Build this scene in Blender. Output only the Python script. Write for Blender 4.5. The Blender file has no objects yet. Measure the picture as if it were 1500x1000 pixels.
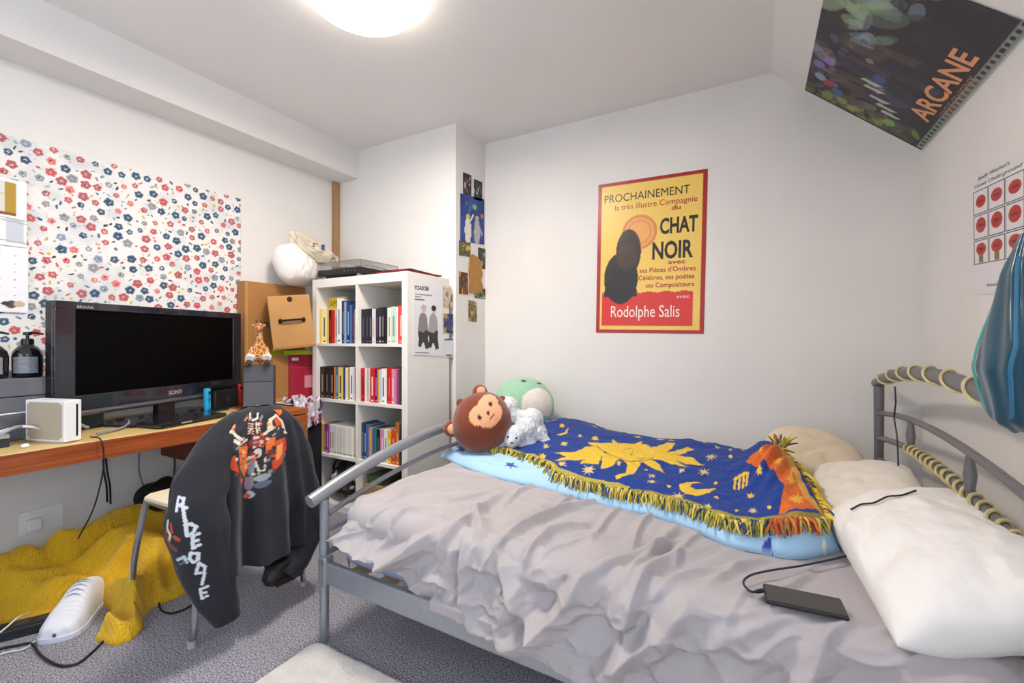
import bpy, bmesh, math, random
import numpy as np
from mathutils import Vector, Matrix, noise as mnoise
random.seed(7); rng = np.random.default_rng(7)
S = bpy.context.scene
COL = S.collection
# ------------------------------------------------------------------ camera, world, lights, exposure
A = math.radians(28.6); FPX = 650.0; CH = 1.085; HOR = 497.0
cd = bpy.data.cameras.new('camera'); co = bpy.data.objects.new('camera', cd); COL.objects.link(co)
cd.sensor_width = 36; cd.lens = 36 * FPX / 1500; cd.shift_y = -(500 - HOR) / 1500; cd.clip_start = .02
co.location = (0, 0, CH); co.rotation_euler = (math.pi / 2, 0, A)
S.camera = co
W = bpy.data.worlds.new('world'); S.world = W; W.use_nodes = True
_bg = W.node_tree.nodes['Background']; _bg.inputs[0].default_value = (.62, .78, 1, 1); _bg.inputs[1].default_value = 1.1
def area(name, loc, rot, sx, sy, power, col):
    l = bpy.data.lights.new(name, 'AREA'); l.shape = 'RECTANGLE'; l.size = sx; l.size_y = sy; l.energy = power; l.color = col
    o = bpy.data.objects.new(name, l); COL.objects.link(o); o.location = loc; o.rotation_euler = rot
    return o
# daylight: an unseen roof window added in the slope for top light and windows in the front and right walls, all behind the photographer
SL = math.atan2(2.5 - 1.96, .69 - .08)
area('added_roof_window_light', (.385 + .16 * math.sin(SL), -.2, 2.23 + .16 * math.cos(SL)), (0, SL, 0), .5, 1.3, 8, (1, .97, .94))
area('daylight_front_window', (-1.5, -1.5, 1.45), (math.radians(90), 0, 0), 1.6, 1.4, 17, (.78, .88, 1))
area('daylight_side_window', (.88, -.35, 1.22), (0, math.radians(90), 0), .95, 1.4, 24, (.74, .86, 1))
vs = S.view_settings
vs.view_transform = 'Standard'; vs.look = 'None'; vs.gamma = 1; vs.use_curve_mapping = False; vs.exposure = .24

# ------------------------------------------------------------------ measuring helpers (photo pixel + a real plane -> point in the room)
_R = np.array([math.cos(A), math.sin(A), 0]); _F = np.array([-math.sin(A), math.cos(A), 0])
def ray(px, py): return _R * (px - 750) / FPX + _F + np.array([0, 0, (HOR - py) / FPX])
def onX(px, py, X): d = ray(px, py); t = X / d[0]; return np.array([X, d[1] * t, CH + d[2] * t])
def onY(px, py, Y): d = ray(px, py); t = Y / d[1]; return np.array([d[0] * t, Y, CH + d[2] * t])
def onZ(px, py, Z): d = ray(px, py); t = (Z - CH) / d[2]; return np.array([d[0] * t, d[1] * t, Z])

# ------------------------------------------------------------------ materials
def lin(c):
    if isinstance(c, str): c = tuple(int(c[i:i + 2], 16) for i in (0, 2, 4))
    return tuple(((x / 255) / 12.92 if x / 255 <= .04045 else ((x / 255 + .055) / 1.055) ** 2.4) for x in c[:3])
_mats = {}
def mat(col, rough=.6, metal=0., var=0., scale=25., bump=0., bscale=None, bdist=.002, sheen=0., coat=0., trans=0., ior=1.45,
        emis=0., vcol=False, spec=None, stretch=None, kind='noise', col2=None, thin=False, alpha=1.):
    key = (str(col), rough, metal, var, scale, bump, bscale, bdist, sheen, coat, trans, emis, vcol, spec, str(stretch), kind, str(col2), ior, alpha)
    if key in _mats: return _mats[key]
    m = bpy.data.materials.new('material'); m.use_nodes = True
    nt = m.node_tree; N = nt.nodes; L = nt.links; b = N['Principled BSDF']
    c = lin(col) if not vcol else (1, 1, 1)
    b.inputs['Base Color'].default_value = (*c, 1)
    b.inputs['Roughness'].default_value = rough; b.inputs['Metallic'].default_value = metal
    b.inputs['Transmission Weight'].default_value = trans; b.inputs['IOR'].default_value = ior
    b.inputs['Sheen Weight'].default_value = sheen; b.inputs['Coat Weight'].default_value = coat
    b.inputs['Alpha'].default_value = alpha
    if spec is not None: b.inputs['Specular IOR Level'].default_value = spec
    if emis: b.inputs['Emission Color'].default_value = (*c, 1); b.inputs['Emission Strength'].default_value = emis
    src = None
    if vcol:
        at = N.new('ShaderNodeVertexColor'); at.layer_name = 'print'; src = at.outputs[0]; L.new(src, b.inputs['Base Color'])
    if var or bump:
        tc = N.new('ShaderNodeTexCoord'); mp = N.new('ShaderNodeMapping'); L.new(tc.outputs['Object'], mp.inputs[0])
        if stretch: mp.inputs['Scale'].default_value = stretch
    if var:
        if kind == 'wave':
            t = N.new('ShaderNodeTexWave'); t.inputs['Scale'].default_value = scale; t.inputs['Distortion'].default_value = 6; t.inputs['Detail'].default_value = 3
        else:
            t = N.new('ShaderNodeTexNoise'); t.inputs['Scale'].default_value = scale; t.inputs['Detail'].default_value = 6
        L.new(mp.outputs[0], t.inputs['Vector'])
        fac = t.outputs['Fac']
        mx = N.new('ShaderNodeMix'); mx.data_type = 'RGBA'
        L.new(fac, mx.inputs['Factor'])
        if vcol:
            mx.blend_type = 'MULTIPLY'; mx.inputs['Factor'].default_value = 1
            L.remove(mx.inputs['Factor'].links[0])
            rp = N.new('ShaderNodeMapRange'); rp.inputs[1].default_value = .25; rp.inputs[2].default_value = .75; rp.inputs[3].default_value = 1 - var; rp.inputs[4].default_value = 1 + var * .3
            L.new(fac, rp.inputs[0]); L.new(src, mx.inputs['A']); L.new(rp.outputs[0], mx.inputs['B'])
        else:
            rp = N.new('ShaderNodeMapRange'); rp.inputs[1].default_value = .3; rp.inputs[2].default_value = .7
            L.new(fac, rp.inputs[0]); L.new(rp.outputs[0], mx.inputs['Factor'])
            c2 = lin(col2) if col2 else tuple(x * (1 - var) for x in c)
            c1 = c if col2 else tuple(min(1, x * (1 + var * .35)) for x in c)
            mx.inputs['A'].default_value = (*c1, 1); mx.inputs['B'].default_value = (*c2, 1)
        L.new(mx.outputs['Result'], b.inputs['Base Color'])
    if bump:
        t2 = N.new('ShaderNodeTexNoise'); t2.inputs['Scale'].default_value = bscale or scale * 3; t2.inputs['Detail'].default_value = 4
        L.new(mp.outputs[0], t2.inputs['Vector'])
        bp = N.new('ShaderNodeBump'); bp.inputs['Strength'].default_value = bump; bp.inputs['Distance'].default_value = bdist
        L.new(t2.outputs['Fac'], bp.inputs['Height']); L.new(bp.outputs[0], b.inputs['Normal'])
    _mats[key] = m
    return m

# ------------------------------------------------------------------ mesh builder
def rotm(ax, deg): return np.array(Matrix.Rotation(math.radians(deg), 3, ax))
class MB:
    def __init__(s): s.v = []; s.f = []; s.m = []; s.n = 0; s.c = []
    def add(s, V, F, mi=0, R=None, T=None, C=None):
        V = np.asarray(V, float).reshape(-1, 3)
        if R is not None: V = V @ np.asarray(R).T
        if T is not None: V = V + np.asarray(T)
        s.v.append(V); s.f += [tuple(i + s.n for i in f) for f in F]; s.m += [mi] * len(F); s.n += len(V)
        s.c.append(np.full((len(V), 3), np.nan) if C is None else np.asarray(C, float).reshape(-1, 3))
        return s
    def box(s, x0, x1, y0, y1, z0, z1, mi=0, R=None, T=None):
        V = [(x, y, z) for z in (z0, z1) for y in (y0, y1) for x in (x0, x1)]
        F = [(0, 2, 3, 1), (4, 5, 7, 6), (0, 1, 5, 4), (2, 6, 7, 3), (0, 4, 6, 2), (1, 3, 7, 5)]
        return s.add(V, F, mi, R, T)
    def grid(s, P, mi=0, cu=False, cv=False, C=None, flip=False):
        P = np.asarray(P, float); n, m = P.shape[:2]
        I = np.arange(n * m).reshape(n, m)
        a = I if not cu else np.vstack([I, I[:1]])
        a = a if not cv else np.hstack([a, a[:, :1]])
        q = np.stack([a[:-1, :-1], a[1:, :-1], a[1:, 1:], a[:-1, 1:]], -1).reshape(-1, 4)
        if flip: q = q[:, ::-1]
        return s.add(P.reshape(-1, 3), [tuple(x) for x in q.tolist()], mi, C=C)
    def tube(s, pts, r, seg=10, mi=0, caps=True, closed=False, flat=1.):
        P = np.asarray(pts, float); n = len(P)
        r = np.full(n, r) if np.isscalar(r) else np.asarray(r, float)
        T = np.gradient(P, axis=0) if not closed else np.roll(P, -1, 0) - np.roll(P, 1, 0)
        T /= np.linalg.norm(T, axis=1)[:, None] + 1e-12
        up = np.array([0, 0, 1.]) if abs(T[0][2]) < .9 else np.array([1., 0, 0])
        u = np.cross(T[0], up); u /= np.linalg.norm(u)
        rings = []
        for i in range(n):
            u = u - T[i] * (u @ T[i]); u /= np.linalg.norm(u) + 1e-12
            w = np.cross(T[i], u)
            a = np.arange(seg) * 2 * math.pi / seg
            rings.append(P[i] + r[i] * (np.cos(a)[:, None] * u + flat * np.sin(a)[:, None] * w))
        G = np.array(rings); base = s.n
        s.grid(G, mi, cu=closed, cv=True)
        if caps and not closed:
            s.f += [tuple(base + i for i in range(seg)), tuple(base + (n - 1) * seg + i for i in reversed(range(seg)))]; s.m += [mi, mi]
        return s
    def lathe(s, prof, seg=24, mi=0, R=None, T=None, caps=True):
        a = np.arange(seg) * 2 * math.pi / seg
        G = np.array([[(r * math.cos(t), r * math.sin(t), z) for t in a] for r, z in prof])
        sh = G.shape; G = G.reshape(-1, 3)
        if R is not None: G = G @ np.asarray(R).T
        if T is not None: G = G + np.asarray(T)
        base = s.n; s.grid(G.reshape(sh), mi, cv=True)
        if caps:
            n = len(prof)
            s.f += [tuple(base + i for i in range(seg)), tuple(base + (n - 1) * seg + i for i in reversed(range(seg)))]; s.m += [mi, mi]
        return s
    def prism(s, pts, h, mi=0, R=None, T=None):   # 2-D outline in xy, thickness h along z
        n = len(pts); V = [(x, y, 0) for x, y in pts] + [(x, y, h) for x, y in pts]
        F = [tuple(reversed(range(n))), tuple(range(n, 2 * n))] + [(i, (i + 1) % n, n + (i + 1) % n, n + i) for i in range(n)]
        return s.add(V, F, mi, R, T)
    def ball(s, c, r, seg=20, rings=12, mi=0, R=None, fn=None, pw=1.):
        r = np.array([r] * 3 if np.isscalar(r) else r, float)
        th = np.linspace(0.02, math.pi - .02, rings); ph = np.arange(seg) * 2 * math.pi / seg
        D = np.array([[(math.sin(t) * math.cos(p), math.sin(t) * math.sin(p), math.cos(t)) for p in ph] for t in th])
        if pw != 1: D = np.sign(D) * np.abs(D) ** pw
        k = np.ones(D.shape[:2]) if fn is None else np.array([[fn(*d) for d in row] for row in D])
        V = (D * k[..., None] * r).reshape(-1, 3)
        if R is not None: V = V @ np.asarray(R).T
        V = (V + np.asarray(c)).reshape(D.shape)
        base = s.n; s.grid(V[::-1], mi, cv=True)
        n = rings
        s.f += [tuple(base + i for i in reversed(range(seg))), tuple(base + (n - 1) * seg + i for i in range(seg))][::1]; s.m += [mi, mi]
        return s
    def build(s, name, mats, parent=None, smooth=False, bev=0., bseg=2, sub=0, ang=42, solid=0., loc=None):
        V = np.vstack(s.v)
        root = None
        if parent is not None: root = Vector(parent['_o']); off = np.array(root)
        else:
            off = np.array([(V[:, 0].min() + V[:, 0].max()) / 2, (V[:, 1].min() + V[:, 1].max()) / 2, V[:, 2].min()]) if loc is None else np.array(loc)
        me = bpy.data.meshes.new(name)
        me.from_pydata((V - off).tolist(), [], s.f); 
        if not isinstance(mats, (list, tuple)): mats = [mats]
        for m in mats: me.materials.append(m)
        if len(mats) > 1: me.polygons.foreach_set('material_index', s.m)
        C = np.vstack(s.c)
        if not np.isnan(C).all():
            C = np.nan_to_num(C, nan=.5)
            Cl = np.where(C <= .04045, C / 12.92, ((C + .055) / 1.055) ** 2.4)
            at = me.color_attributes.new('print', 'FLOAT_COLOR', 'POINT')
            at.data.foreach_set('color', np.hstack([Cl, np.ones((len(Cl), 1))]).astype(np.float32).ravel())
        bm = bmesh.new(); bm.from_mesh(me); bmesh.ops.recalc_face_normals(bm, faces=bm.faces); bm.to_mesh(me); bm.free()
        if smooth:
            me.polygons.foreach_set('use_smooth', [True] * len(me.polygons))
            me.set_sharp_from_angle(angle=math.radians(ang))
        me.update()
        o = bpy.data.objects.new(name, me); COL.objects.link(o)
        if parent is None: o.location = off
        else: o.parent = parent
        o['_o'] = [float(x) for x in off]
        if solid:
            md = o.modifiers.new('solid', 'SOLIDIFY'); md.thickness = solid; md.offset = -1
        if bev:
            md = o.modifiers.new('bevel', 'BEVEL'); md.width = bev; md.segments = bseg; md.limit_method = 'ANGLE'; md.angle_limit = math.radians(40)
            md.harden_normals = False
        if sub:
            md = o.modifiers.new('sub', 'SUBSURF'); md.levels = sub; md.render_levels = sub
        return o
def tag(o, label, cat, group=None, kind=None):
    o['label'] = label
    if cat: o['category'] = cat
    if group: o['group'] = group
    if kind: o['kind'] = kind
    return o
def thing(name, label, cat, loc, group=None):
    o = bpy.data.objects.new(name, None); COL.objects.link(o); o.location = tuple(float(x) for x in loc); o.empty_display_size = .05
    o['_o'] = [float(x) for x in loc]
    return tag(o, label, cat, group)
def textmesh(body, size=1., align='LEFT', shear=0., bold=0., width=None, space=1.):
    c = bpy.data.curves.new('t', 'FONT'); c.body = body; c.size = size; c.align_x = align; c.shear = shear; c.offset = bold; c.fill_mode = 'FRONT'
    c.space_character = space; c.resolution_u = 3
    o = bpy.data.objects.new('t', c); me = bpy.data.meshes.new_from_object(o)
    V = np.array([v.co[:] for v in me.vertices]).reshape(-1, 3); F = [tuple(p.vertices) for p in me.polygons]
    bpy.data.objects.remove(o); bpy.data.curves.remove(c); bpy.data.meshes.remove(me)
    if width and len(V):
        x0, x1 = V[:, 0].min(), V[:, 0].max(); V[:, 0] = (V[:, 0] - x0) * width / (x1 - x0)
    return V, F
def smoothpath(pts, n=40):
    P = np.asarray(pts, float); m = len(P)
    if m < 3:
        t = np.linspace(0, 1, n)[:, None]; return P[0] * (1 - t) + P[-1] * t
    Q = np.vstack([2 * P[0] - P[1], P, 2 * P[-1] - P[-2]]); out = []
    for t in np.linspace(0, m - 1, n):
        i = min(int(t), m - 2); u = t - i; a, b, c, d = Q[i:i + 4]
        out.append(.5 * ((2 * b) + (c - a) * u + (2 * a - 5 * b + 4 * c - d) * u * u + (3 * b - a - 3 * c + d) * u ** 3))
    return np.array(out)
# numpy value noise, and a painter that prints flat shapes into colours of a dense mesh
_NT = rng.random((256, 256))
def vnoise(x, y):
    x = np.asarray(x, float); y = np.asarray(y, float); xi = np.floor(x).astype(int); yi = np.floor(y).astype(int)
    u = x - xi; v = y - yi; u = u * u * (3 - 2 * u); v = v * v * (3 - 2 * v); g = lambda a, b: _NT[a % 256, b % 256]
    return (g(xi, yi) * (1 - u) + g(xi + 1, yi) * u) * (1 - v) + (g(xi, yi + 1) * (1 - u) + g(xi + 1, yi + 1) * u) * v
def fbm(x, y, o=4): return sum((vnoise(x * 2 ** k + 17 * k, y * 2 ** k + 31 * k) - .5) / 2 ** k for k in range(o))
def rgb(h): return np.array([int(h[i:i + 2], 16) / 255 for i in (0, 2, 4)])
class Paint:
    def __init__(s, U, V, base): s.U = U; s.V = V; s.C = np.tile(rgb(base), (U.size, 1)).reshape(*U.shape, 3)
    def put(s, M, col, a=1.):
        M = np.asarray(M, float)[..., None] * a; s.C = s.C * (1 - M) + (rgb(col) if isinstance(col, str) else col) * M
    def poly(s, pts, col, a=1.):
        P = np.asarray(pts, float); x, y = s.U, s.V; ins = np.zeros(x.shape, bool)
        for i in range(len(P)):
            (x1, y1), (x2, y2) = P[i], P[i - 1]
            ins ^= ((y1 > y) != (y2 > y)) & (x < (x2 - x1) * (y - y1) / (y2 - y1 + 1e-12) + x1)
        s.put(ins, col, a)
    def ell(s, cx, cy, rx, ry, col, a=1., rot=0.):
        c, n = math.cos(rot), math.sin(rot); dx = s.U - cx; dy = s.V - cy
        s.put(((dx * c + dy * n) / rx) ** 2 + ((dy * c - dx * n) / ry) ** 2 < 1, col, a)
    def line(s, pts, w, col, a=1.):
        P = np.asarray(pts, float); D = np.full(s.U.shape, 9.)
        for p, q in zip(P[:-1], P[1:]):
            d = q - p; t = np.clip(((s.U - p[0]) * d[0] + (s.V - p[1]) * d[1]) / (d @ d + 1e-12), 0, 1)
            D = np.minimum(D, np.hypot(s.U - p[0] - t * d[0], s.V - p[1] - t * d[1]))
        s.put(D < w / 2, col, a)
    def star(s, cx, cy, r1, r2, n, col, rot=0., a=1.):
        s.poly([(cx + (r1 if k % 2 == 0 else r2) * math.sin(rot + k * math.pi / n), cy + (r1 if k % 2 == 0 else r2) * math.cos(rot + k * math.pi / n)) for k in range(2 * n)], col, a)
    def flower(s, cx, cy, r, col, rot=0., n=5, depth=.22, a=1.):
        dx = s.U - cx; dy = s.V - cy; d = np.hypot(dx, dy); th = np.arctan2(dy, dx)
        s.put(d < r * (1 - depth + depth * np.cos(n * th + rot)), col, a)
# ------------------------------------------------------------------ the room
XL, XR, YB, YP, YF, XP, H, HK, XS, BX, BZ = -2.83, .69, 2.73, 2.37, -1.3, -1.71, 2.5, 1.96, .08, -2.605, 2.288
plaster = mat('E9E5E1', .85, var=.03, scale=3, bump=.12, bscale=60, bdist=.001)
ceilmat = mat('F0EDEB', .9, var=.03, scale=2.5, bump=.1, bscale=50, bdist=.001)
def carpet_mat():
    m = bpy.data.materials.new('material'); m.use_nodes = True; nt = m.node_tree; N = nt.nodes; L = nt.links; b = N['Principled BSDF']
    tc = N.new('ShaderNodeTexCoord')
    n1 = N.new('ShaderNodeTexNoise'); n1.inputs['Scale'].default_value = 190; n1.inputs['Detail'].default_value = 2
    n2 = N.new('ShaderNodeTexNoise'); n2.inputs['Scale'].default_value = 5; n2.inputs['Detail'].default_value = 4
    for n in (n1, n2): L.new(tc.outputs['Object'], n.inputs['Vector'])
    cr = N.new('ShaderNodeValToRGB'); e = cr.color_ramp.elements
    e[0].position = .36; e[0].color = (*lin('504E5C'), 1); e[1].position = .64; e[1].color = (*lin('C2BEC8'), 1)
    L.new(n1.outputs['Fac'], cr.inputs[0])
    mx = N.new('ShaderNodeMix'); mx.data_type = 'RGBA'; mx.blend_type = 'MULTIPLY'; mx.inputs['Factor'].default_value = .35
    L.new(cr.outputs[0], mx.inputs['A']); L.new(n2.outputs['Fac'], mx.inputs['B']); L.new(mx.outputs['Result'], b.inputs['Base Color'])
    b.inputs['Roughness'].default_value = 1; b.inputs['Sheen Weight'].default_value = .2
    bp = N.new('ShaderNodeBump'); bp.inputs['Strength'].default_value = .8; bp.inputs['Distance'].default_value = .004
    L.new(n1.outputs['Fac'], bp.inputs['Height']); L.new(bp.outputs[0], b.inputs['Normal'])
    return m
def struct(name, mb, m, label, parent=None, **k):
    o = mb.build(name, m, parent, **k); 
    if parent is None: tag(o, label, None, kind='structure')
    return o
t = .12
struct('floor', MB().box(XL - t, XR + t, YF - t, YB + t, -.1, 0), carpet_mat(), 'speckled grey fitted carpet across the whole bedroom floor')
struct('wall_left', MB().box(XL - t, XL, YF - t, YB + t, 0, H), plaster, 'long white plaster wall behind the desk')
struct('wall_alcove', MB().box(XL, XP, YP, YB + t, 0, H), plaster, 'white boxed-out wall behind the bookcase')
struct('wall_back', MB().box(XP, XR + t, YB, YB + t, 0, H), plaster, 'white wall behind the bed with the yellow poster')
w0, w1, z0, z1 = -1.05, .35, .75, 1.7
m = MB().box(XR, XR + t, YF - t, w0, 0, HK).box(XR, XR + t, w1, YB, 0, HK).box(XR, XR + t, w0, w1, 0, z0).box(XR, XR + t, w0, w1, z1, HK)
struct('wall_right', m, plaster, 'low knee wall under the sloping ceiling by the headboard')
f0, f1, g0, g1 = -2.3, -.7, .75, 2.15
m = MB()
m.box(XL, f0, YF - t, YF, 0, H).box(f1, XR, YF - t, YF, 0, H).box(f0, f1, YF - t, YF, 0, g0).box(f0, f1, YF - t, YF, g1, H)
struct('wall_front', m, plaster, 'white wall with a window behind the photographer')
m = MB()
m.box(XL - t, XS, YF - t, YB + t, H, H + .1)
SN = np.array([math.sin(SL), 0, math.cos(SL)]); SD = np.array([math.cos(SL), 0, -math.sin(SL)]); SLEN = math.hypot(XR - XS, H - HK)
def slope(s0, s1, y0, y1, d0=0., d1=.12):   # a slab of the slope: s down the slope, d outwards
    c = [np.array([XS, 0, H]) + SD * s_ + SN * d_ + np.array([0, y_, 0]) for d_ in (d0, d1) for y_ in (y0, y1) for s_ in (s0, s1)]
    return c, [(0, 2, 3, 1), (4, 5, 7, 6), (0, 1, 5, 4), (2, 6, 7, 3), (0, 4, 6, 2), (1, 3, 7, 5)]
rw = (.17, .66, -.85, .45)
for a_ in ((0, SLEN + .16, YF - t, rw[2]), (0, SLEN + .16, rw[3], YB + t), (0, rw[0], rw[2], rw[3]), (rw[1], SLEN + .16, rw[2], rw[3])): m.add(*slope(*a_))
struct('ceiling', m, ceilmat, 'white ceiling sloping down over the headboard')
struct('trim_1', MB().box(XL, BX, YF, YP, BZ, H), plaster, 'white boxed beam running along the top of the desk wall')
struct('trim_2', MB().box(XL, XL + .028, YP - .055, YP, 0, BZ), mat('B08B62', .7, var=.2, scale=6, stretch=(8, 8, .6)), 'bare tan timber strip in the wall corner above the bookcase')
# windows behind the photographer: frame, panes
wf = mat('F2F2F0', .4)
gl = mat('FFFFFF', .02, trans=1., ior=1.02)
def window(name, label, horiz, a0, a1, b0, b1, pos):
    q = MB(); g = []
    def bx(p0, p1, r0, r1, d0, d1, tgt):
        if horiz: tgt.box(p0, p1, pos + d0, pos + d1, r0, r1)
        else: tgt.box(pos + d0, pos + d1, p0, p1, r0, r1)
    e = .05; mid = (a0 + a1) / 2
    for p0, p1, r0, r1 in ((a0, a1, b0, b0 + e), (a0, a1, b1 - e, b1), (a0, a0 + e, b0 + e, b1 - e), (a1 - e, a1, b0 + e, b1 - e), (mid - e / 2, mid + e / 2, b0 + e, b1 - e)):
        bx(p0, p1, r0, r1, -.03, .03, q)
    o = q.build(name, wf); tag(o, label, None, kind='structure')
    for p0, p1 in ((a0 + e, mid - e / 2), (mid + e / 2, a1 - e)):
        p = MB(); bx(p0, p1, b0 + e, b1 - e, -.003, .003, p); p.build('pane', gl, o)
q = MB()  # unseen roof window, added to bring light from above
for a_ in ((rw[0], rw[0] + .05, rw[2], rw[3]), (rw[1] - .05, rw[1], rw[2], rw[3]), (rw[0] + .05, rw[1] - .05, rw[2], rw[2] + .05), (rw[0] + .05, rw[1] - .05, rw[3] - .05, rw[3])): q.add(*slope(*a_, .04, .09))
o = q.build('added_window_1', wf); tag(o, 'white framed roof window added for light in the slope behind the photographer', None, kind='structure')
MB().add(*slope(rw[0] + .05, rw[1] - .05, rw[2] + .05, rw[3] - .05, .06, .066)).build('pane', gl, o)
window('window_3', 'white framed window in the knee wall behind the photographer', False, w0, w1, z0, z1, XR + .06)
window('window_2', 'white framed window in the wall behind the photographer', True, f0, f1, g0, g1, YF - .06)
# ceiling lamp
lx, ly = -1.369, 1.265
lamp = thing('ceiling_lamp', 'round white glass ceiling lamp, switched on', 'lamp', (lx, ly, H))
prof = [(.002, -.106)] + [(.216 * math.sin(a) ** .8, -.058 - .048 * math.cos(a) ** 1.1) for a in np.linspace(.1, 1.57, 14)] + [(.216, -.045), (.205, -.02)]
MB().lathe(prof, 48, T=(lx, ly, H)).build('lamp_shade', mat('FFF4E6', .3, emis=7), lamp, smooth=True)
MB().lathe([(.2, -.022), (.2, 0), (.18, 0)], 32, T=(lx, ly, H)).build('lamp_base', mat('E8E8E8', .4), lamp)
ll = bpy.data.lights.new('ceiling_lamp_light', 'AREA'); ll.shape = 'DISK'; ll.size = .34; ll.energy = 29; ll.color = (1, .92, .82)
lo = bpy.data.objects.new('ceiling_lamp_light', ll); COL.objects.link(lo); lo.location = (lx, ly, H - .109)
# ------------------------------------------------------------------ the bed
BR = math.radians(-1.2); bu = np.array([math.cos(BR), math.sin(BR), 0]); bv = np.array([-math.sin(BR), math.cos(BR), 0]); bo = np.array([-1.359, 1.08, 0])
BL, BW = 1.836, 1.585
def B(u, v, z=0): return bo + bu * u + bv * v + np.array([0, 0, z])
def toB(p): d = np.asarray(p)[..., :2] - bo[:2]; return np.stack([d @ bu[:2], d @ bv[:2]], -1)
def onHead(px, py, off=0.):
    d = ray(px, py); p0 = B(BL + off, 0) - np.array([0, 0, 0]); t = (p0[:2] @ bu[:2]) / (d[:2] @ bu[:2]); return np.array([0, 0, CH]) + d * t
silver = mat('9C9FA6', .38, metal=.55, var=.05, scale=40)
steel = mat('77757A', .42, metal=.4, var=.06, scale=40)
bed = thing('bed', 'king size bed with arched silver grey tubular metal frame', 'bed', B(BL / 2, BW / 2))
for u in (0, BL):
    for v in (0, BW):
        h = .512 if u == 0 else .87
        MB().tube([B(u, v, 0), B(u, v, .3), B(u, v, h)], [.0165, .0165, .0165] if u == 0 else [.019, .017, .02], 14).build('leg', silver if u == 0 else steel, bed, smooth=True)
def arch(u, v0, v1, z0, h, r, name, m, n=36, pw=2.):
    c = (v0 + v1) / 2; P = [B(u, v, z0 + h * (1 - abs((v - c) / (c - v0)) ** pw)) for v in np.linspace(v0, v1, n)]
    return MB().tube(P, r, 14).build(name, m, bed, smooth=True)
arch(0, -.06, BW + .06, .518, .135, .0235, 'foot_rail', silver)
arch(0, .016, BW - .016, .452, .1, .0105, 'foot_bar', silver)
arch(0, .016, BW - .016, .395, .02, .009, 'foot_bar', silver)
MB().tube([B(0, .012, .315), B(0, BW - .012, .315)], .011).build('foot_bar', silver, bed, smooth=True)
arch(BL, -.05, BW + .04, .878, .095, .0225, 'head_rail', steel)
arch(BL, .016, BW - .016, .742, .06, .011, 'head_bar', steel)
arch(BL, .016, BW - .016, .628, .065, .0115, 'head_bar', steel)
arch(BL, .016, BW - .016, .53, .05, .011, 'head_bar', steel)
for v in (BW * .33, BW * .67):
    MB().tube([B(BL, v, .682), B(BL, v, .735), B(BL, v, .79)], [.008, .014, .008]).build('head_strut', steel, bed, smooth=True)
for v in (0, BW):
    s = 1 if v else -1
    m = MB()
    P = [B(.012, v + d, z) for z in (.214, .292) for d in (-.011, .011)] + [B(BL - .012, v + d, z) for z in (.214, .292) for d in (-.011, .011)]
    m.add(P, [(0, 1, 3, 2), (4, 6, 7, 5), (0, 4, 5, 1), (2, 3, 7, 6), (0, 2, 6, 4), (1, 5, 7, 3)])
    m.build('side_rail', silver, bed, bev=.006)
for u in (0, BL):
    c = B(u, 0, .25); m = MB(); m.box(-.012, .03, -.02, .02, -.045, .062, R=rotm('Z', -1.2), T=c); b_ = m.build('bracket', silver, bed, bev=.008)
    MB().lathe([(.006, 0), (.006, .006), (.003, .008)], 12, R=rotm('X', 90), T=B(u + .012, -.019, .29)).build('bolt', steel, b_)
for k in range(13):
    m = MB(); m.box(-.03, .03, .014, BW - .014,   .25, .262, R=rotm('Z', -1.2), T=B(.12 + k * .138, 0)); m.build('slat', mat('C9B08A', .7, var=.15, scale=10), bed)
# rope light wound round the head rails: a long pale cord
rp = []
for t in np.linspace(0, 1, 420):
    v = BW - .04 - t * 1.32; c = (BW - .01) / 2; z = .878 + .095 * (1 - abs((v - c) / (c + .05)) ** 2); a = t * 2 * math.pi * 8
    rp.append(B(BL, v, z) + bu * .026 * math.cos(a) + np.array([0, 0, .026 * math.sin(a)]))
rope = mat('D9C999', .55, var=.15, scale=60)
tag(MB().tube(rp, .0042, 6).build('rope_light', rope, smooth=True), 'thin cream cord wound in loose turns around the curved top headboard rail', 'cord')
rp = []
for t in np.linspace(0, 1, 520):
    v = 1.1 - t * .95; c = BW / 2; z = .628 + .065 * (1 - abs((v - c) / (c - .016)) ** 2); a = t * 2 * math.pi * 19
    rp.append(B(BL, v, z) + bu * .016 * math.cos(a) + np.array([0, 0, .016 * math.sin(a)]))
tag(MB().tube(rp, .0045, 6).build('rope_light', mat('CDBD86', .5, var=.25, scale=60), smooth=True), 'knobbly cream cord wound tightly around the middle headboard bar', 'cord')
cp = smoothpath([onHead(1311, 566, -.03), onHead(1312, 590, -.03), onHead(1310, 612, -.028), onHead(1314, 640, -.03), onHead(1316, 684, -.03)], 30)
tag(MB().tube(cp, .0028, 6).build('thin_cord', mat('2E2E30', .5), smooth=True), 'thin black cord dangling from the headboard rail beside its far post', 'cord')

# mattress
MT = .49; mu0, mu1, mv0, mv1 = .03, BL - .03, .035, BW - .035
mt = MB(); mt.box(mu0 + .012, mu1 - .012, mv0 + .012, mv1 - .012, .264, MT - .014, R=rotm('Z', -1.2), T=bo)
mo = mt.build('mattress', mat('AEB6CF', .8, var=.08, scale=30, bump=.3, bscale=90), bev=.035, bseg=4)
tag(mo, 'pale blue mattress showing under the grey sheet at the foot end', 'mattress')
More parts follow.
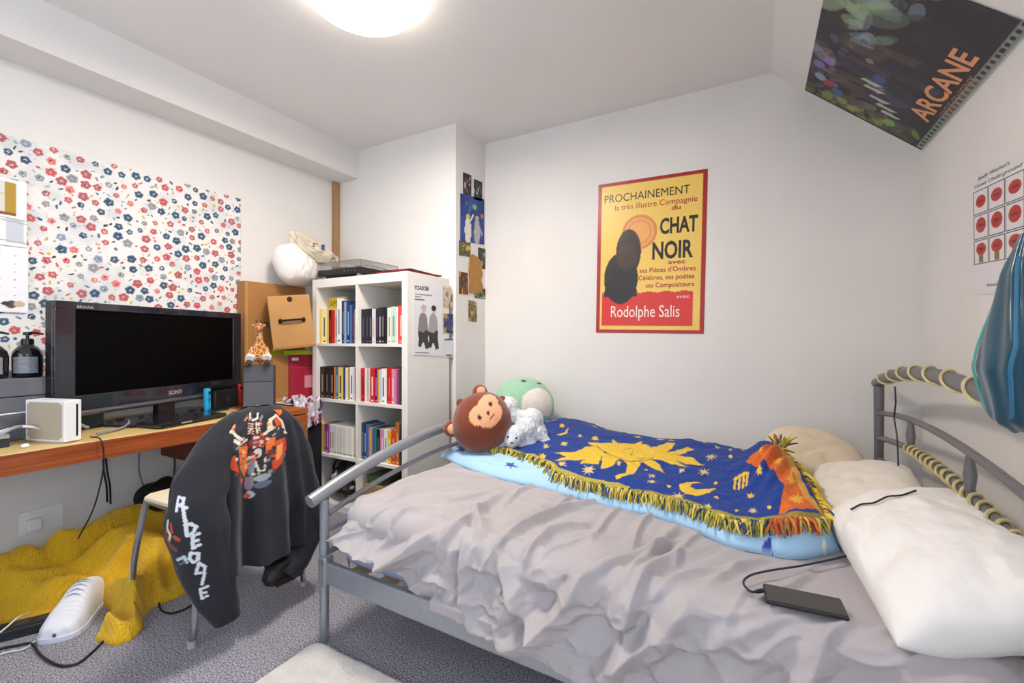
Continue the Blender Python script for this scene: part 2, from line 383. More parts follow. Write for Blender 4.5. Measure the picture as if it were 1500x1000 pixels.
# fitted sheet: draped over the mattress with folds
def sdrr(x, y, x0, x1, y0, y1, r):   # distance outside a rounded rectangle, nearest point and outward normal
    cx = np.clip(x, x0 + r, x1 - r); cy = np.clip(y, y0 + r, y1 - r); dx = x - cx; dy = y - cy; d = np.hypot(dx, dy) + 1e-9
    return d - r, dx / d, dy / d
def ridge(U, V, pts, w, h, skew=0.):
    P = np.asarray(pts, float); D = np.full(U.shape, 9.); Sg = np.zeros(U.shape); L = np.zeros(U.shape); n = len(P) - 1
    for i, (p, q) in enumerate(zip(P[:-1], P[1:])):
        d = q - p; t = np.clip(((U - p[0]) * d[0] + (V - p[1]) * d[1]) / (d @ d + 1e-12), 0, 1)
        ex = U - p[0] - t * d[0]; ey = V - p[1] - t * d[1]; dist = np.hypot(ex, ey); m = dist < D
        D = np.where(m, dist, D); Sg = np.where(m, np.sign(d[0] * ey - d[1] * ex), Sg); L = np.where(m, (i + t) / n, L)
    env = np.clip(np.sin(np.pi * np.clip(L, .03, .97)), 0, 1) ** .6
    ww = w * np.where(Sg > 0, 1 + skew, 1 - skew)
    return h * env * (np.exp(-(D / ww) ** 2) - .35 * np.exp(-((D - 2.1 * ww) / ww) ** 2))
nu, nv = 520, 430
ua = np.linspace(mu0 - .17, mu1 + .1, nu)
oh = np.interp(ua, [mu0 - .17, mu0, .25, .5, .9, 1.9], [.10, .10, .115, .18, .215, .225]) + .022 * fbm(ua * 4, ua * 0 + 2, 3)
nov = 120
U = np.repeat(ua[:, None], nv, 1)
V = np.hstack([mv0 - oh[:, None] * np.linspace(1, 0, nov, endpoint=False)[None], np.repeat(np.linspace(mv0, mv1 + .05, nv - nov)[None], nu, 0)])
d, nx, ny = sdrr(U, V, mu0, mu1, mv0, mv1, .1)
cr = .06
e = np.maximum(d + cr, 0); th = np.minimum(e / cr, math.pi / 2); rest = np.maximum(e - cr * math.pi / 2, 0)
hor = np.where(d > -cr, -cr + cr * np.sin(th), d); Z = MT - np.where(d > -cr, cr * (1 - np.cos(th)) + rest, 0)
X = U + nx * (hor - d); Y = V + ny * (hor - d)
NX = nx * np.sin(th) * (d > -cr); NY = ny * np.sin(th) * (d > -cr); NZ = np.where(d > -cr, np.cos(th), 1.)
def crease(pts, w, h, skew=.3, G_=None):          # a sharp-backed fold along a line
    U, V = G_ if G_ is not None else (globals()['U'], globals()['V']); ua = U[:, 0]
    P = np.asarray(smoothpath(np.asarray(pts, float), 14)); D = np.full(U.shape, 9.); Sg = np.zeros(U.shape); L = np.zeros(U.shape); n = len(P) - 1
    x0, x1, y0, y1 = P[:, 0].min() - 5 * w, P[:, 0].max() + 5 * w, P[:, 1].min() - 5 * w, P[:, 1].max() + 5 * w
    i0, i1 = np.searchsorted(ua, [x0, x1]); sub = (slice(i0, i1), slice(None)); u_, v_ = U[sub], V[sub]; D, Sg, L = D[sub], Sg[sub], L[sub]
    for i, (p, q) in enumerate(zip(P[:-1], P[1:])):
        dd = q - p; t = np.clip(((u_ - p[0]) * dd[0] + (v_ - p[1]) * dd[1]) / (dd @ dd + 1e-12), 0, 1)
        ex = u_ - p[0] - t * dd[0]; ey = v_ - p[1] - t * dd[1]; dist = np.hypot(ex, ey); m = dist < D
        D = np.where(m, dist, D); Sg = np.where(m, np.sign(dd[0] * ey - dd[1] * ex), Sg); L = np.where(m, (i + t) / n, L)
    env = np.clip(np.sin(np.pi * np.clip(L, .02, .98)), 0, 1) ** .7
    ww = w * np.where(Sg > 0, 1 + skew, 1 - skew); x = D / ww
    out = np.zeros(U.shape); out[sub] = h * env * (.55 * np.exp(-x * x) + .45 * np.exp(-x * 1.6) - .3 * np.exp(-((x - 2.2)) ** 2))
    return out
Pz = lambda L: [toB(onZ(x, y, MT)) for x, y in L]
topm = np.clip(-(d) / .1, 0, 1)
hgt = .008 * fbm(U * 3.1, V * 3.3, 3) * topm + .003 * fbm(U * 14, V * 15, 3)
a_ = math.radians(36); s1 = U * math.cos(a_) + V * math.sin(a_); s2 = -U * math.sin(a_) + V * math.cos(a_)
wv = fbm(s1 * 1.7, s2 * 8 + 2.5 * fbm(s1 * 3, s2 * 3, 2), 3); hgt += .011 * (1 - np.clip(np.abs(wv) * 4, 0, 1)) ** 1.5 * np.clip(1.1 - V / .7, .1, 1) * np.clip(.35 + .8 * U, .3, 1)
for pts, w, h in (([(840, 965), (880, 905), (923, 862), (972, 828), (1045, 803)], .02, .036), ([(834, 838), (901, 828), (960, 806), (1015, 785)], .014, .022),
                  ([(890, 870), (935, 830), (972, 797), (996, 770)], .015, .024), ([(625, 790), (680, 768), (736, 724)], .018, .028), ([(706, 812), (770, 775), (824, 752), (890, 735)], .016, .034),
                  ([(540, 750), (610, 722), (690, 712)], .02, .018), ([(1030, 865), (1075, 838), (1130, 818)], .014, .018), ([(690, 735), (703, 770), (700, 815)], .018, .022),
                  ([(735, 840), (800, 790), (870, 768)], .016, .026), ([(950, 866), (1020, 840), (1110, 833)], .012, .016), ([(735, 748), (765, 720), (800, 712)], .012, .016),
                  ([(590, 702), (660, 690), (730, 702)], .014, .012), ([(1090, 893), (1160, 860), (1200, 828)], .012, .014), ([(925, 806), (940, 770), (965, 752)], .012, .018),
                  ([(862, 806), (885, 770), (910, 745)], .011, .016), ([(1170, 935), (1210, 925), (1270, 915)], .012, .014), ([(510, 738), (560, 713), (650, 690)], .013, .016),
                  ([(780, 815), (840, 800), (900, 790)], .011, .014), ([(640, 742), (675, 735), (720, 720)], .011, .014), ([(985, 838), (1005, 800), (1030, 780)], .011, .016),
                  ([(1050, 905), (1100, 870), (1150, 862)], .011, .012), ([(800, 760), (830, 735), (850, 728)], .01, .014), ([(560, 765), (600, 750), (640, 752)], .013, .018), ([(500, 770), (540, 752), (590, 742)], .013, .016)):
    hgt += crease(Pz(pts), w, h * .85)
# loose side: pleats that start at the top edge, lean and open towards the hem
side = np.clip((d + .03) / .07, 0, 1) * np.clip((mv0 + .06 - V) / .06, 0, 1); sd = np.clip((mv0 - V) / .24, 0, 1)
sl = U + .28 * sd * np.sin(U * 2.6 + .6) + .02 * fbm(U * 5, V * 9, 2)
ph = sl * 19 + 3.2 * np.sin(sl * 4.1) + 1.6 * np.sin(sl * 9.7)
pl = 1 - np.abs(np.sin(ph / 2)) ** .75
hgt += side * np.clip(.35 + U, 0, 1) * (.006 + .038 * sd ** .9) * pl * (.45 + .55 * vnoise(U * 4.3, U * 0 + 1))
hgt += side * (.018 * (1 - np.clip(np.abs(fbm(U * 6 + V * 5, V * 9 - U * 4, 3)) * 4, 0, 1)) ** 1.3 + .004 * fbm(U * 34, V * 24 + U * 11, 2))
q = mv0
for pts, w, h in (([(.5, q + .02), (.36, q - .07), (.27, q - .16)], .022, .05), ([(.6, q + .02), (.62, q - .1), (.66, q - .21)], .018, .045), ([(1.0, q + .03), (.9, q - .1), (.76, q - .22)], .024, .06), ([(1.24, q + .02), (1.12, q - .1), (.98, q - .22)], .024, .05),
                  ([(.7, q + .02), (.8, q - .09), (.93, q - .18)], .018, .04), ([(1.5, q + .03), (1.42, q - .1), (1.3, q - .2)], .02, .035), ([(-.05, q - .02), (.1, q - .09), (.3, q - .1), (.46, q - .03)], .026, .06), ([(-.08, q + .2), (-.09, q + .02), (.02, q - .06), (.2, q - .04)], .022, .04)):
    hgt += crease(pts, w, h) * np.clip((d + .05) / .05, 0, 1)
foot = np.clip(d / .05, 0, 1) * (nx < -.4) * (ny > -.6)
hgt += foot * .01 * (.5 + .5 * np.sin(V * 26 + 2 * np.sin(V * 7)))
hgt = np.where(d > -cr, np.maximum(hgt, .0), hgt) + .006
flare = side * sd ** 1.4 * .05 * np.clip((U - mu0 - .2) / .45, 0, 1)
X = X + NX * hgt; Y = Y + NY * hgt - flare; Z = Z + NZ * hgt
Y = np.where((Z < .3) & (U > .5) & (V < mv0), np.minimum(Y, -.017), Y)
X = np.maximum(X, .004 + .02 * (Y < .02)); Y = np.minimum(Y, BW + .05)
Wd = bo + X[..., None] * bu + Y[..., None] * bv; Wd[..., 2] = Z
sheetmat = mat('AEA7A9', .85, var=.05, scale=14, bump=.4, bscale=70, bdist=.002, sheen=.1)
tag(MB().grid(Wd).build('fitted_sheet', sheetmat, smooth=True, ang=180), 'wrinkled pale grey sheet stretched over the bed mattress', 'bed sheet')
# ------------------------------------------------------------------ bedding
def proj(P):
    P = np.asarray(P, float); d = P - np.array([0, 0, CH]); cx = d @ _R; cz = d @ _F
    return np.stack([750 + FPX * cx / cz, HOR - FPX * d[..., 2] / cz], -1)
def pline(pts, n):      # resample a polyline smoothly
    return smoothpath(np.asarray(pts, float), n)
NK, NQ = 360, 190
front = [onZ(x, y, .5) for x, y in ((645, 668), (690, 688), (740, 703), (795, 716), (850, 731), (905, 744), (960, 757), (1010, 773), (1060, 796), (1110, 808), (1170, 817), (1232, 808))]
crest = [onZ(x, y, z) for x, y, z in ((700, 634, .565), (740, 628, .575), (785, 623, .59), (832, 617, .615), (880, 632, .60), (925, 641, .595), (975, 650, .6), (1020, 655, .6), (1060, 662, .6), (1095, 668, .61), (1122, 652, .65), (1150, 656, .63))]
Fk = pline(front, NK); Ck = pline(crest, NK)
QM = 1.5; q = np.linspace(0, QM, NQ)
k = np.linspace(0, 1, NK)
KK, QQ = np.meshgrid(k, q, indexing='ij')
XY = Fk[:, None, :2] + (Ck - Fk)[:, None, :2] * QQ[..., None]
ramp = 1 - (1 - np.clip(QQ, 0, 1)) ** 2.6
zz = .5 + (Ck[:, None, 2] - .5) * (.42 * np.clip(QQ / .06, 0, 1) ** .5 + .58 * ramp) * np.where(QQ > 1, np.cos((QQ - 1) / (QM - 1) * 1.5) ** .8, 1)
endr = np.clip(KK / .035, 0, 1) ** .5 * np.clip((1 - KK) / .03, 0, 1) ** .5
zz = .5 + (zz - .5) * (.25 + .75 * endr)
M0 = np.dstack([XY, zz])
bb = toB(M0); over = np.clip(bb[..., 1] - (BW - .06), 0, 1); M0[..., :2] -= over[..., None] * bv[:2]
ss = KK * 1.5; tt = QQ * .62
wr = .022 * fbm(ss * 3.2 + 4, tt * 4.2, 3) + .014 * np.abs(fbm(ss * 4 + tt * 6, tt * 9 - ss * 5, 3)) + .005 * fbm(ss * 22, tt * 22, 2)
env = np.clip(QQ / .08, 0, 1) * endr
# duvet
D = M0.copy(); D[..., 2] += wr * env - .004
du = Paint(ss, tt, 'A9CFEC')
def lookup(M):
    PX = proj(M); flat = PX.reshape(-1, 2); sf = ss.ravel(); tf = tt.ravel(); ok = (QQ.ravel() < 1.05)
    def f(x, y):
        d = (flat[:, 0] - x) ** 2 + (flat[:, 1] - y) ** 2 + np.where(ok, 0, 1e6); i = int(d.argmin()); return sf[i], tf[i]
    return f
lk = lookup(M0)
def pxstar(P, L, cx, cy, rx, ry, n, col, inner=.45, rot=0.):
    P.poly([L(cx + rx * (1 if i % 2 == 0 else inner) * math.sin(rot + i * math.pi / n), cy - ry * (1 if i % 2 == 0 else inner) * math.cos(rot + i * math.pi / n)) for i in range(2 * n)], col)
pxstar(du, lk, 676, 658, 9, 7, 5, '3A4AA0', rot=.3); pxstar(du, lk, 748, 679, 12, 6, 5, '3A4AA0', rot=.6); pxstar(du, lk, 1124, 797, 20, 11, 5, '34429A', rot=.2); pxstar(du, lk, 1208, 798, 12, 10, 4, 'F2F0EA', .35)
for i in range(40): du.star(rng.uniform(0, 1.5), rng.uniform(.2, .9), .03, .013, 5, rng.choice(['3A4AA0', 'F2F0EA']), rng.uniform(0, 6))
bot = D.copy(); bot[..., 2] = .4985
duv = MB().grid(D, C=du.C)
tag(duv.build('duvet', mat('FFFFFF', .85, vcol=True, bump=.2, bscale=120, sheen=.1), smooth=True, ang=180, solid=.004), 'pale blue duvet printed with stars, bunched under the throw', 'duvet')
# throw blanket
hemx = [650, 668, 720, 775, 800, 850, 900, 950, 1000, 1060, 1120, 1180, 1232]; hemy = [650, 651, 660, 682, 703, 722, 737, 750, 763, 771, 774, 776, 784]
PX0 = proj(M0)
qh = []
for i in range(NK):
    yh = np.interp(PX0[i, :, 0], hemx, hemy); dlt = PX0[i, :, 1] - yh
    j = np.argmax((dlt < 0) | (q > .95)); qh.append(q[j])
qh = np.convolve(np.pad(qh, 8, mode='edge'), np.ones(17) / 17, 'valid'); qh = np.clip(qh, .05, .8)
NT = 230; tq = np.linspace(0, 1, NT)
QT = qh[:, None] + (QM - .06 - qh[:, None]) * tq[None]
k0, k1 = .07, .985; KT = np.repeat((k0 + (k1 - k0) * k)[:, None], NT, 1)
def samp(G, K, Q):
    fi = K * (NK - 1); fj = Q / QM * (NQ - 1); i = np.clip(fi.astype(int), 0, NK - 2); j = np.clip(fj.astype(int), 0, NQ - 2)
    a = (fi - i); b = (fj - j)
    if G.ndim == 3: a = a[..., None]; b = b[..., None]
    return G[i, j] * (1 - a) * (1 - b) + G[i + 1, j] * a * (1 - b) + G[i, j + 1] * (1 - a) * b + G[i + 1, j + 1] * a * b
TH = samp(D, KT, QT); S_ = samp(ss, KT, QT); T_ = samp(tt, KT, QT)
tw = .009 + .006 * (fbm(S_ * 14, T_ * 16, 3) + .4)
TH[..., 2] += tw
P = Paint(S_, T_, '183B8C')
z5 = lambda x, y: lk(780 + x / 3, 600 + y / 3)
YEL = 'E5BE3A'
gold = lambda L: P.poly([z5(*p) for p in L], YEL)
for L in ([(300, 165), (240, 170), (190, 190), (95, 195), (150, 212), (100, 237), (190, 238), (260, 222), (310, 200)], [(270, 190), (240, 222), (205, 252), (290, 250), (315, 205)],
          [(310, 205), (300, 272), (345, 266), (390, 225)], [(385, 225), (415, 250), (410, 290), (365, 305), (372, 322), (440, 295), (475, 240)], [(470, 235), (530, 255), (585, 283), (560, 245), (500, 225)],
          [(500, 225), (600, 240), (690, 252), (630, 232), (755, 252), (690, 215), (620, 205), (530, 205)], [(540, 205), (640, 205), (715, 182), (680, 168), (600, 192)], [(500, 185), (570, 215), (630, 158), (590, 152)],
          [(350, 170), (353, 132), (380, 165)], [(240, 148), (340, 160), (320, 178), (255, 165)], [(430, 165), (485, 142), (480, 170)],
          [(285, 178), (340, 158), (430, 152), (500, 163), (545, 195), (535, 228), (480, 240), (400, 230), (330, 208)],
          [(645, 330), (648, 355), (670, 378), (720, 386), (780, 372), (812, 343), (770, 352), (720, 352), (695, 340), (700, 325), (745, 318), (680, 316)],
          [(105, 112), (140, 102), (160, 86), (155, 105), (120, 118)]): gold(L)
P.line([z5(280, 165), z5(300, 190), z5(330, 208), z5(400, 230), z5(440, 238), z5(500, 234), z5(530, 222)], .006, '8A7430')
for L in ([(400, 190), (430, 184)], [(455, 192), (485, 196)], [(430, 222), (470, 230), (505, 224)], [(440, 195), (430, 212), (445, 214)]): P.line([z5(*p) for p in L], .006, 'B08E2C')
def burst(x, y, r, n=8, col=YEL, inner=.4, sq=.62): pxstar(P, lk, 780 + x / 3, 600 + y / 3, r / 3, r / 3 * sq, n, col, inner, .2)
for x, y, r in ((245, 278, 36), (640, 395, 42), (785, 218, 32), (130, 250, 24), (770, 445, 28), (970, 455, 26), (755, 275, 30), (525, 330, 22), (60, 160, 20), (655, 270, 20), (140, 150, 22), (525, 300, 22)): burst(x, y, r, 9, 'DCC680', .35)
for x, y, r in ((275, 132, 18), (172, 298, 22), (45, 210, 18), (130, 75, 14), (815, 180, 16), (995, 318, 18), (958, 390, 22)): burst(x, y, r, 6, YEL, .5, .75)
for x, y in ((110, 290), (310, 325), (455, 370), (600, 345), (500, 270), (805, 320), (810, 395), (870, 190), (870, 220), (1040, 455), (898, 460), (208, 118), (380, 250)): burst(x, y, 10, 5, YEL, .8, .8)
for dx in (0, 18, 36, 52): P.line([z5(893 + dx, 310), z5(888 + dx, 345)], .011, YEL)
P.line([z5(885, 312), z5(950, 312)], .011, YEL)
# gathered orange corner and its border
P.poly([z5(*p) for p in ((940, 262), (1000, 210), (1050, 190), (1110, 215), (1160, 290), (1205, 380), (1295, 490), (1083, 490), (1105, 355), (1040, 292), (970, 292))], 'DC6A24')
P.poly([z5(*p) for p in ((1055, 192), (1110, 213), (1165, 290), (1222, 400), (1310, 492), (1280, 496), (1190, 400), (1142, 295), (1092, 228))], 'D9A24A')
for x, y, r in ((1160, 415, 42), (1135, 330, 26), (1080, 275, 24), (1000, 250, 18)): burst(x, y, r, 10, 'EDB13A', .45, .8)
P.put((KT < .16) & (T_ > .25), 'C8622A')
hb = (QT - qh[:, None])
P.put((hb < .05) & (KT < .48), 'B9A84A'); P.put((hb < .035) & (KT >= .48), '9E8F3C')
for i in range(60): P.star(rng.uniform(0, 1.5), rng.uniform(.66, .92), .02, .009, 6, YEL, rng.uniform(0, 6))
for i in range(22): P.star(rng.uniform(0.05, .3), rng.uniform(.1, .6), .018, .008, 6, YEL, rng.uniform(0, 6))
# a raised bunch at the orange corner
cx_, cy_ = z5(1040, 255); rr = np.hypot((S_ - cx_) / .13, (T_ - cy_) / .15); TH[..., 2] += .05 * np.exp(-rr ** 2) + .012 * np.exp(-rr ** 2) * np.sin((S_ - T_) * 60)
blm = mat('FFFFFF', .95, vcol=True, var=.25, scale=90, bump=.6, bscale=260, bdist=.002, sheen=.05)
blanket = thing('throw_blanket', 'navy blue throw with golden sun, moon and star pattern and yellow fringe', 'blanket', TH[NK // 2, NT // 2] * [1, 1, 0] + [0, 0, .5])
MB().grid(TH, C=P.C).build('blanket', blm, blanket, smooth=True, ang=180, solid=.006)
fr = MB()
def strand(p, d, ln, col):
    pts = []
    for t in np.linspace(0, 1, 5):
        w = p + d * ln * t; pts.append(w + np.array([0, 0, -.03 * t ** 1.6 + .008 * math.sin(t * 3)]) + rng.normal(0, .0018, 3))
    pts = np.array(pts); pts[:, 2] = np.maximum(pts[:, 2], .507)
    n0 = fr.n; fr.tube(pts, [.0028, .0034, .0034, .003, .0018], 5); fr.c[-1][:] = rgb(col)
cols = ['D9C355', 'BFA93C', 'E3CF6A', 'A9963A', '8D8438', '2A3F7A', '5A6440']
for i in range(520):
    kk = i / 519; fi = kk * (NK - 1); a = int(min(fi, NK - 2)); p = TH[a, 1] * (1 - fi + a) + TH[a + 1, 1] * (fi - a)
    d = -bv + bu * rng.normal(.15, .6); d = d / np.linalg.norm(d)
    c = rng.choice(cols) if not (.86 < kk < .965) else rng.choice(['C4532A', 'D9762E', 'B8432A', 'D9B23C', '9A6A2C'])
    strand(p + np.array([0, 0, .002]), d, rng.uniform(.015, .045), c)
for i in range(90):
    j = int(2 + i / 90 * NT * .62); p = TH[-2, j]
    d = bu + bv * rng.normal(-.1, .35); strand(p, d / np.linalg.norm(d), rng.uniform(.03, .05), rng.choice(['E3BE2A', 'D9B83A', 'C9A52E', '2A3F7A', 'F0D050']))
cp_ = TH[int(NK * .965), int(NT * .6)]
for i in range(34):
    d = rng.normal(0, .6, 3) + np.array([.1, .1, 1.1]); d /= np.linalg.norm(d); p = cp_ + rng.normal(0, .012, 3); pts = [p + d * .055 * t + np.array([0, 0, -.012 * t * t]) for t in np.linspace(0, 1, 4)]
    fr.tube(pts, [.004, .004, .0036, .002], 5); fr.c[-1][:] = rgb(rng.choice(['E3BE2A', 'C9A52E', '8D8438', '2A3F7A']))
fo = fr.build('fringe', mat('FFFFFF', .9, vcol=True, sheen=.2), blanket, smooth=True); fo['kind'] = 'stuff'; fo['label'] = 'yellow and blue tasselled fringe'
# pillows
def pillow(name, label, m, c, sx, sy, th, R, seed=0, wr=.012, n=90, pin=.1, loft=.5, rnd=0.):
    a = np.linspace(-1, 1, n); Aa, Bb = np.meshgrid(a, a, indexing='ij')
    X_ = sx / 2 * Aa * (1 - pin * (np.abs(Aa) ** 4) * (1 - Bb ** 2)); Y_ = sy / 2 * Bb * (1 - pin * (np.abs(Bb) ** 4) * (1 - Aa ** 2))
    X_ = X_ * (1 - rnd + rnd * np.sqrt(1 - Bb ** 2 / 2)); Y_ = Y_ * (1 - rnd + rnd * np.sqrt(1 - Aa ** 2 / 2))
    T = th / 2 * (np.clip((1 - np.abs(Aa) ** 2.8) * (1 - np.abs(Bb) ** 2.8), 0, 1)) ** loft
    f = lambda s: wr * (fbm(Aa * 1.6 * s + seed, Bb * 1.7 + seed * 3, 3) * np.clip(T / th * 4, 0, 1) + .8 * np.abs(fbm((Aa + Bb * .6) * 1.3 + seed, (Bb - Aa * .3) * 2.6 + seed, 2)) * 1.6 * np.clip(T / th * 4, 0, 1))
    f0 = f; f = lambda s: f0(s) + wr * .35 * fbm(Aa * 4 + seed, Bb * 5 + seed * 2, 3) * np.clip(T / th * 4, 0, 1)
    top = np.dstack([X_, Y_, T + f(1)]); bt = np.dstack([X_, Y_, -T - .3 * f(-1)])
    mb = MB()
    for G, fl in ((top, False), (bt, True)):
        W_ = G.reshape(-1, 3) @ R.T + np.asarray(c); mb.grid(W_.reshape(G.shape), flip=fl)
    o = mb.build(name, m, smooth=True, ang=180)
    bm = bmesh.new(); bm.from_mesh(o.data); bmesh.ops.remove_doubles(bm, verts=bm.verts, dist=.0004); bmesh.ops.recalc_face_normals(bm, faces=bm.faces); bm.to_mesh(o.data); bm.free()
    return tag(o, label, 'pillow')
white = mat('EDE9E6', .85, bump=.25, bscale=130, bdist=.0015, sheen=.15, var=.03, scale=9)
cream = mat('E7DFD3', .85, bump=.25, bscale=130, bdist=.0015, sheen=.15, var=.04, scale=9)
beige = mat('DCC9AE', .85, bump=.25, bscale=130, bdist=.0015, sheen=.15, var=.05, scale=9)
PIL = [pillow('pillow', 'large plump white pillow at the front, leaning on the headboard', white, (.372, 1.40, .572), .365, .66, .18, rotm('Z', 4) @ rotm('Y', -20) @ rotm('X', 2), 3, .02, rnd=.25)]
PIL += [pillow('pillow', 'flat cream pillow lying in the middle against the headboard', cream, (.345, 1.98, .555), .34, .6, .12, rotm('Z', -6) @ rotm('Y', -10), 9, .012, rnd=.15)]
pillow('pillow', 'rounded beige pillow propped against the back wall', beige, (.225, 2.33, .575), .36, .36, .15, rotm('Z', 20) @ rotm('X', 24), 15, .012, pin=0, loft=.4, rnd=.9)
# phone with charging cable
ph = thing('smartphone', 'black smartphone charging face up on the grey sheet', 'phone', (.095, 1.155, .505))
Rp = rotm('Z', 4) @ rotm('X', 1.5)
MB().box(-.075, .075, -.036, .036, 0, .0095, R=Rp, T=(.095, 1.155, .509)).build('body', mat('1C1D24', .35), ph, bev=.004, bseg=3)
MB().box(-.0715, .0715, -.033, .033, .0093, .0102, R=Rp, T=(.095, 1.155, .509)).build('screen', mat('2E2A28', .12, coat=.4), ph)
cb = smoothpath([(.018, 1.158, .515), onZ(1100, 866, .515), onZ(1089, 853, .513), onZ(1100, 842, .512), onZ(1130, 835, .512), onZ(1170, 829, .512), onZ(1205, 822, .512), onZ(1236, 815, .512), onZ(1250, 808, .51)], 60)
cab = thing('charging_cable', 'dark blue charging cable curling from the phone towards the pillows', 'cable', cb[0])
MB().tube(cb, .0026, 8).build('cord', mat('1B2338', .5), cab, smooth=True)
MB().tube([cb[0], cb[0] * .45 + cb[4] * .55, cb[4]], [.0048, .0048, .0035], 10).build('plug', mat('1B2338', .45), cab, smooth=True)
from mathutils.bvhtree import BVHTree
def onto(o, px, py, lift=.007):      # the first point of an object met by a line of sight
    me = o.data; L_ = Vector(o.location); T_ = BVHTree.FromPolygons([v.co + L_ for v in me.vertices], [tuple(p.vertices) for p in me.polygons])
    d = Vector(ray(px, py)).normalized(); h_ = T_.ray_cast(Vector((0, 0, CH)), d)[0]
    return None if h_ is None else np.array(h_) + np.array([0, 0, lift])
cb = [p for p in (onto(PIL[i], x, y) for x, y in ((1246, 750), (1262, 742), (1280, 740), (1300, 731), (1320, 729), (1342, 722)) for i in (0,)) if p is not None]
ub = []
for p in cb:
    if not ub or .01 < np.linalg.norm(p - ub[-1]) < .2: ub.append(p)
if len(ub) > 2: tag(MB().tube(smoothpath(ub, 40), .0025, 6).build('thin_cord', mat('26241F', .5), smooth=True), 'thin black cord lying across the white pillows', 'cable')
# ------------------------------------------------------------------ soft toys and the hanging bag
cloudtex = bpy.data.textures.new('fur', 'CLOUDS'); cloudtex.noise_scale = .012
def remesh(o, vox, disp=0., tex=None, smooth=4):
    md = o.modifiers.new('remesh', 'REMESH'); md.mode = 'VOXEL'; md.voxel_size = vox; md.use_smooth_shade = True
    if smooth: s = o.modifiers.new('smooth', 'SMOOTH'); s.iterations = smooth; s.factor = .6
    if disp: d = o.modifiers.new('fur', 'DISPLACE'); d.texture = tex or cloudtex; d.strength = disp; d.mid_level = .5; d.texture_coords = 'LOCAL'
    return o
def facing(c, up2d=(0, 1)):   # frame of a flat side turned to the photographer's side of the room
    n = np.array([0, 0, CH]) - np.asarray(c); n /= np.linalg.norm(n); r = np.cross([0, 0, 1.], n); r /= np.linalg.norm(r); u = np.cross(n, r)
    x, y = up2d; L = math.hypot(x, y); x /= L; y /= L
    return r * y - u * x, r * x + u * y, n
def paintball(c, r, frame, seg=110, rings=76, flat=1., fn=None):
    a, b, n = frame; th = np.linspace(.01, math.pi - .01, rings); ph = np.linspace(0, 2 * math.pi, seg, endpoint=False)
    TH_, PH = np.meshgrid(th, ph, indexing='ij'); lx_ = np.sin(TH_) * np.cos(PH); ly_ = np.cos(TH_); lz_ = np.sin(TH_) * np.sin(PH)
    k = 1 if fn is None else fn(lx_, ly_, lz_)
    G = np.asarray(c) + (lx_ * k * r[0])[..., None] * a + (ly_ * k * r[1])[..., None] * b + (lz_ * k * r[2])[..., None] * n
    return G, lx_, ly_, lz_
plush = lambda c, **k: mat(c, .95, sheen=.5, var=.12, scale=40, bump=.5, bscale=300, bdist=.002, **k)
plushv = mat('FFFFFF', .95, sheen=.4, vcol=True, var=.12, scale=40, bump=.5, bscale=300, bdist=.002)
# monkey plush
mc = onZ(706, 618, .682); mk = thing('monkey_plush', 'round brown monkey plush with a peach face on the bed end', 'soft toy', (mc[0], mc[1], .56))
fr_ = facing(mc, (-.77, .64)); G, lx_, ly_, lz_ = paintball(mc, (.15, .142, .13), fr_)
p = Paint(np.where(lz_ > 0, lx_, 9), ly_, '7A3419')
fx, fy = .33, .07
p.ell(fx - .22, fy + .15, .34, .31, 'F0AC82'); p.ell(fx + .22, fy + .15, .34, .31, 'F0AC82'); p.ell(fx, fy - .13, .43, .36, 'F0AC82')
p.ell(fx - .26, fy + .08, .055, .085, '241410'); p.ell(fx + .27, fy + .08, .055, .085, '241410'); p.ell(fx, fy - .04, .075, .055, '2A1612')
p.line([(fx, fy - .05), (fx, fy - .2)], .03, '4A2A1E'); p.line([(fx - .12, fy - .19), (fx - .06, fy - .25), (fx, fy - .2), (fx + .06, fy - .25), (fx + .12, fy - .19)], .03, '4A2A1E')
MB().grid(G, C=p.C, cv=True).build('body', plushv, mk, smooth=True, ang=180)
def on(c, x, y, d=0.): a, b, n = facing(c); s = np.linalg.norm(np.asarray(c) - [0, 0, CH]) / FPX; return np.asarray(c) + a * x * s - b * y * s + n * d
br = plush('7E3820'); pch = plush('F0AC82')
for (x, y, rx), nm in (((-43, 9, .036), 'ear'), ((-3, -43, .033), 'ear')):
    e_ = MB().ball(on(mc, x, y), (rx * 1.15, rx * .7, rx * 1.1), 16, 10, R=rotm('Z', 28)).build(nm, br, mk, smooth=True)
    MB().ball(on(mc, x * 1.02 + 2, y * 1.02, .018), (rx * .7, rx * .4, rx * .7), 14, 8, R=rotm('Z', 28)).build('inner_ear', pch, e_, smooth=True)
for x, y in ((-31, -28), (29, -31)): MB().ball(on(mc, x, y), .022, 14, 8).build('hair_tuft', br, mk, smooth=True)
MB().ball(on(mc, -21, 27, .05), (.02, .014, .02), 14, 8, R=rotm('Z', 28)).build('paw', plush('E9E4E0'), mk, smooth=True)
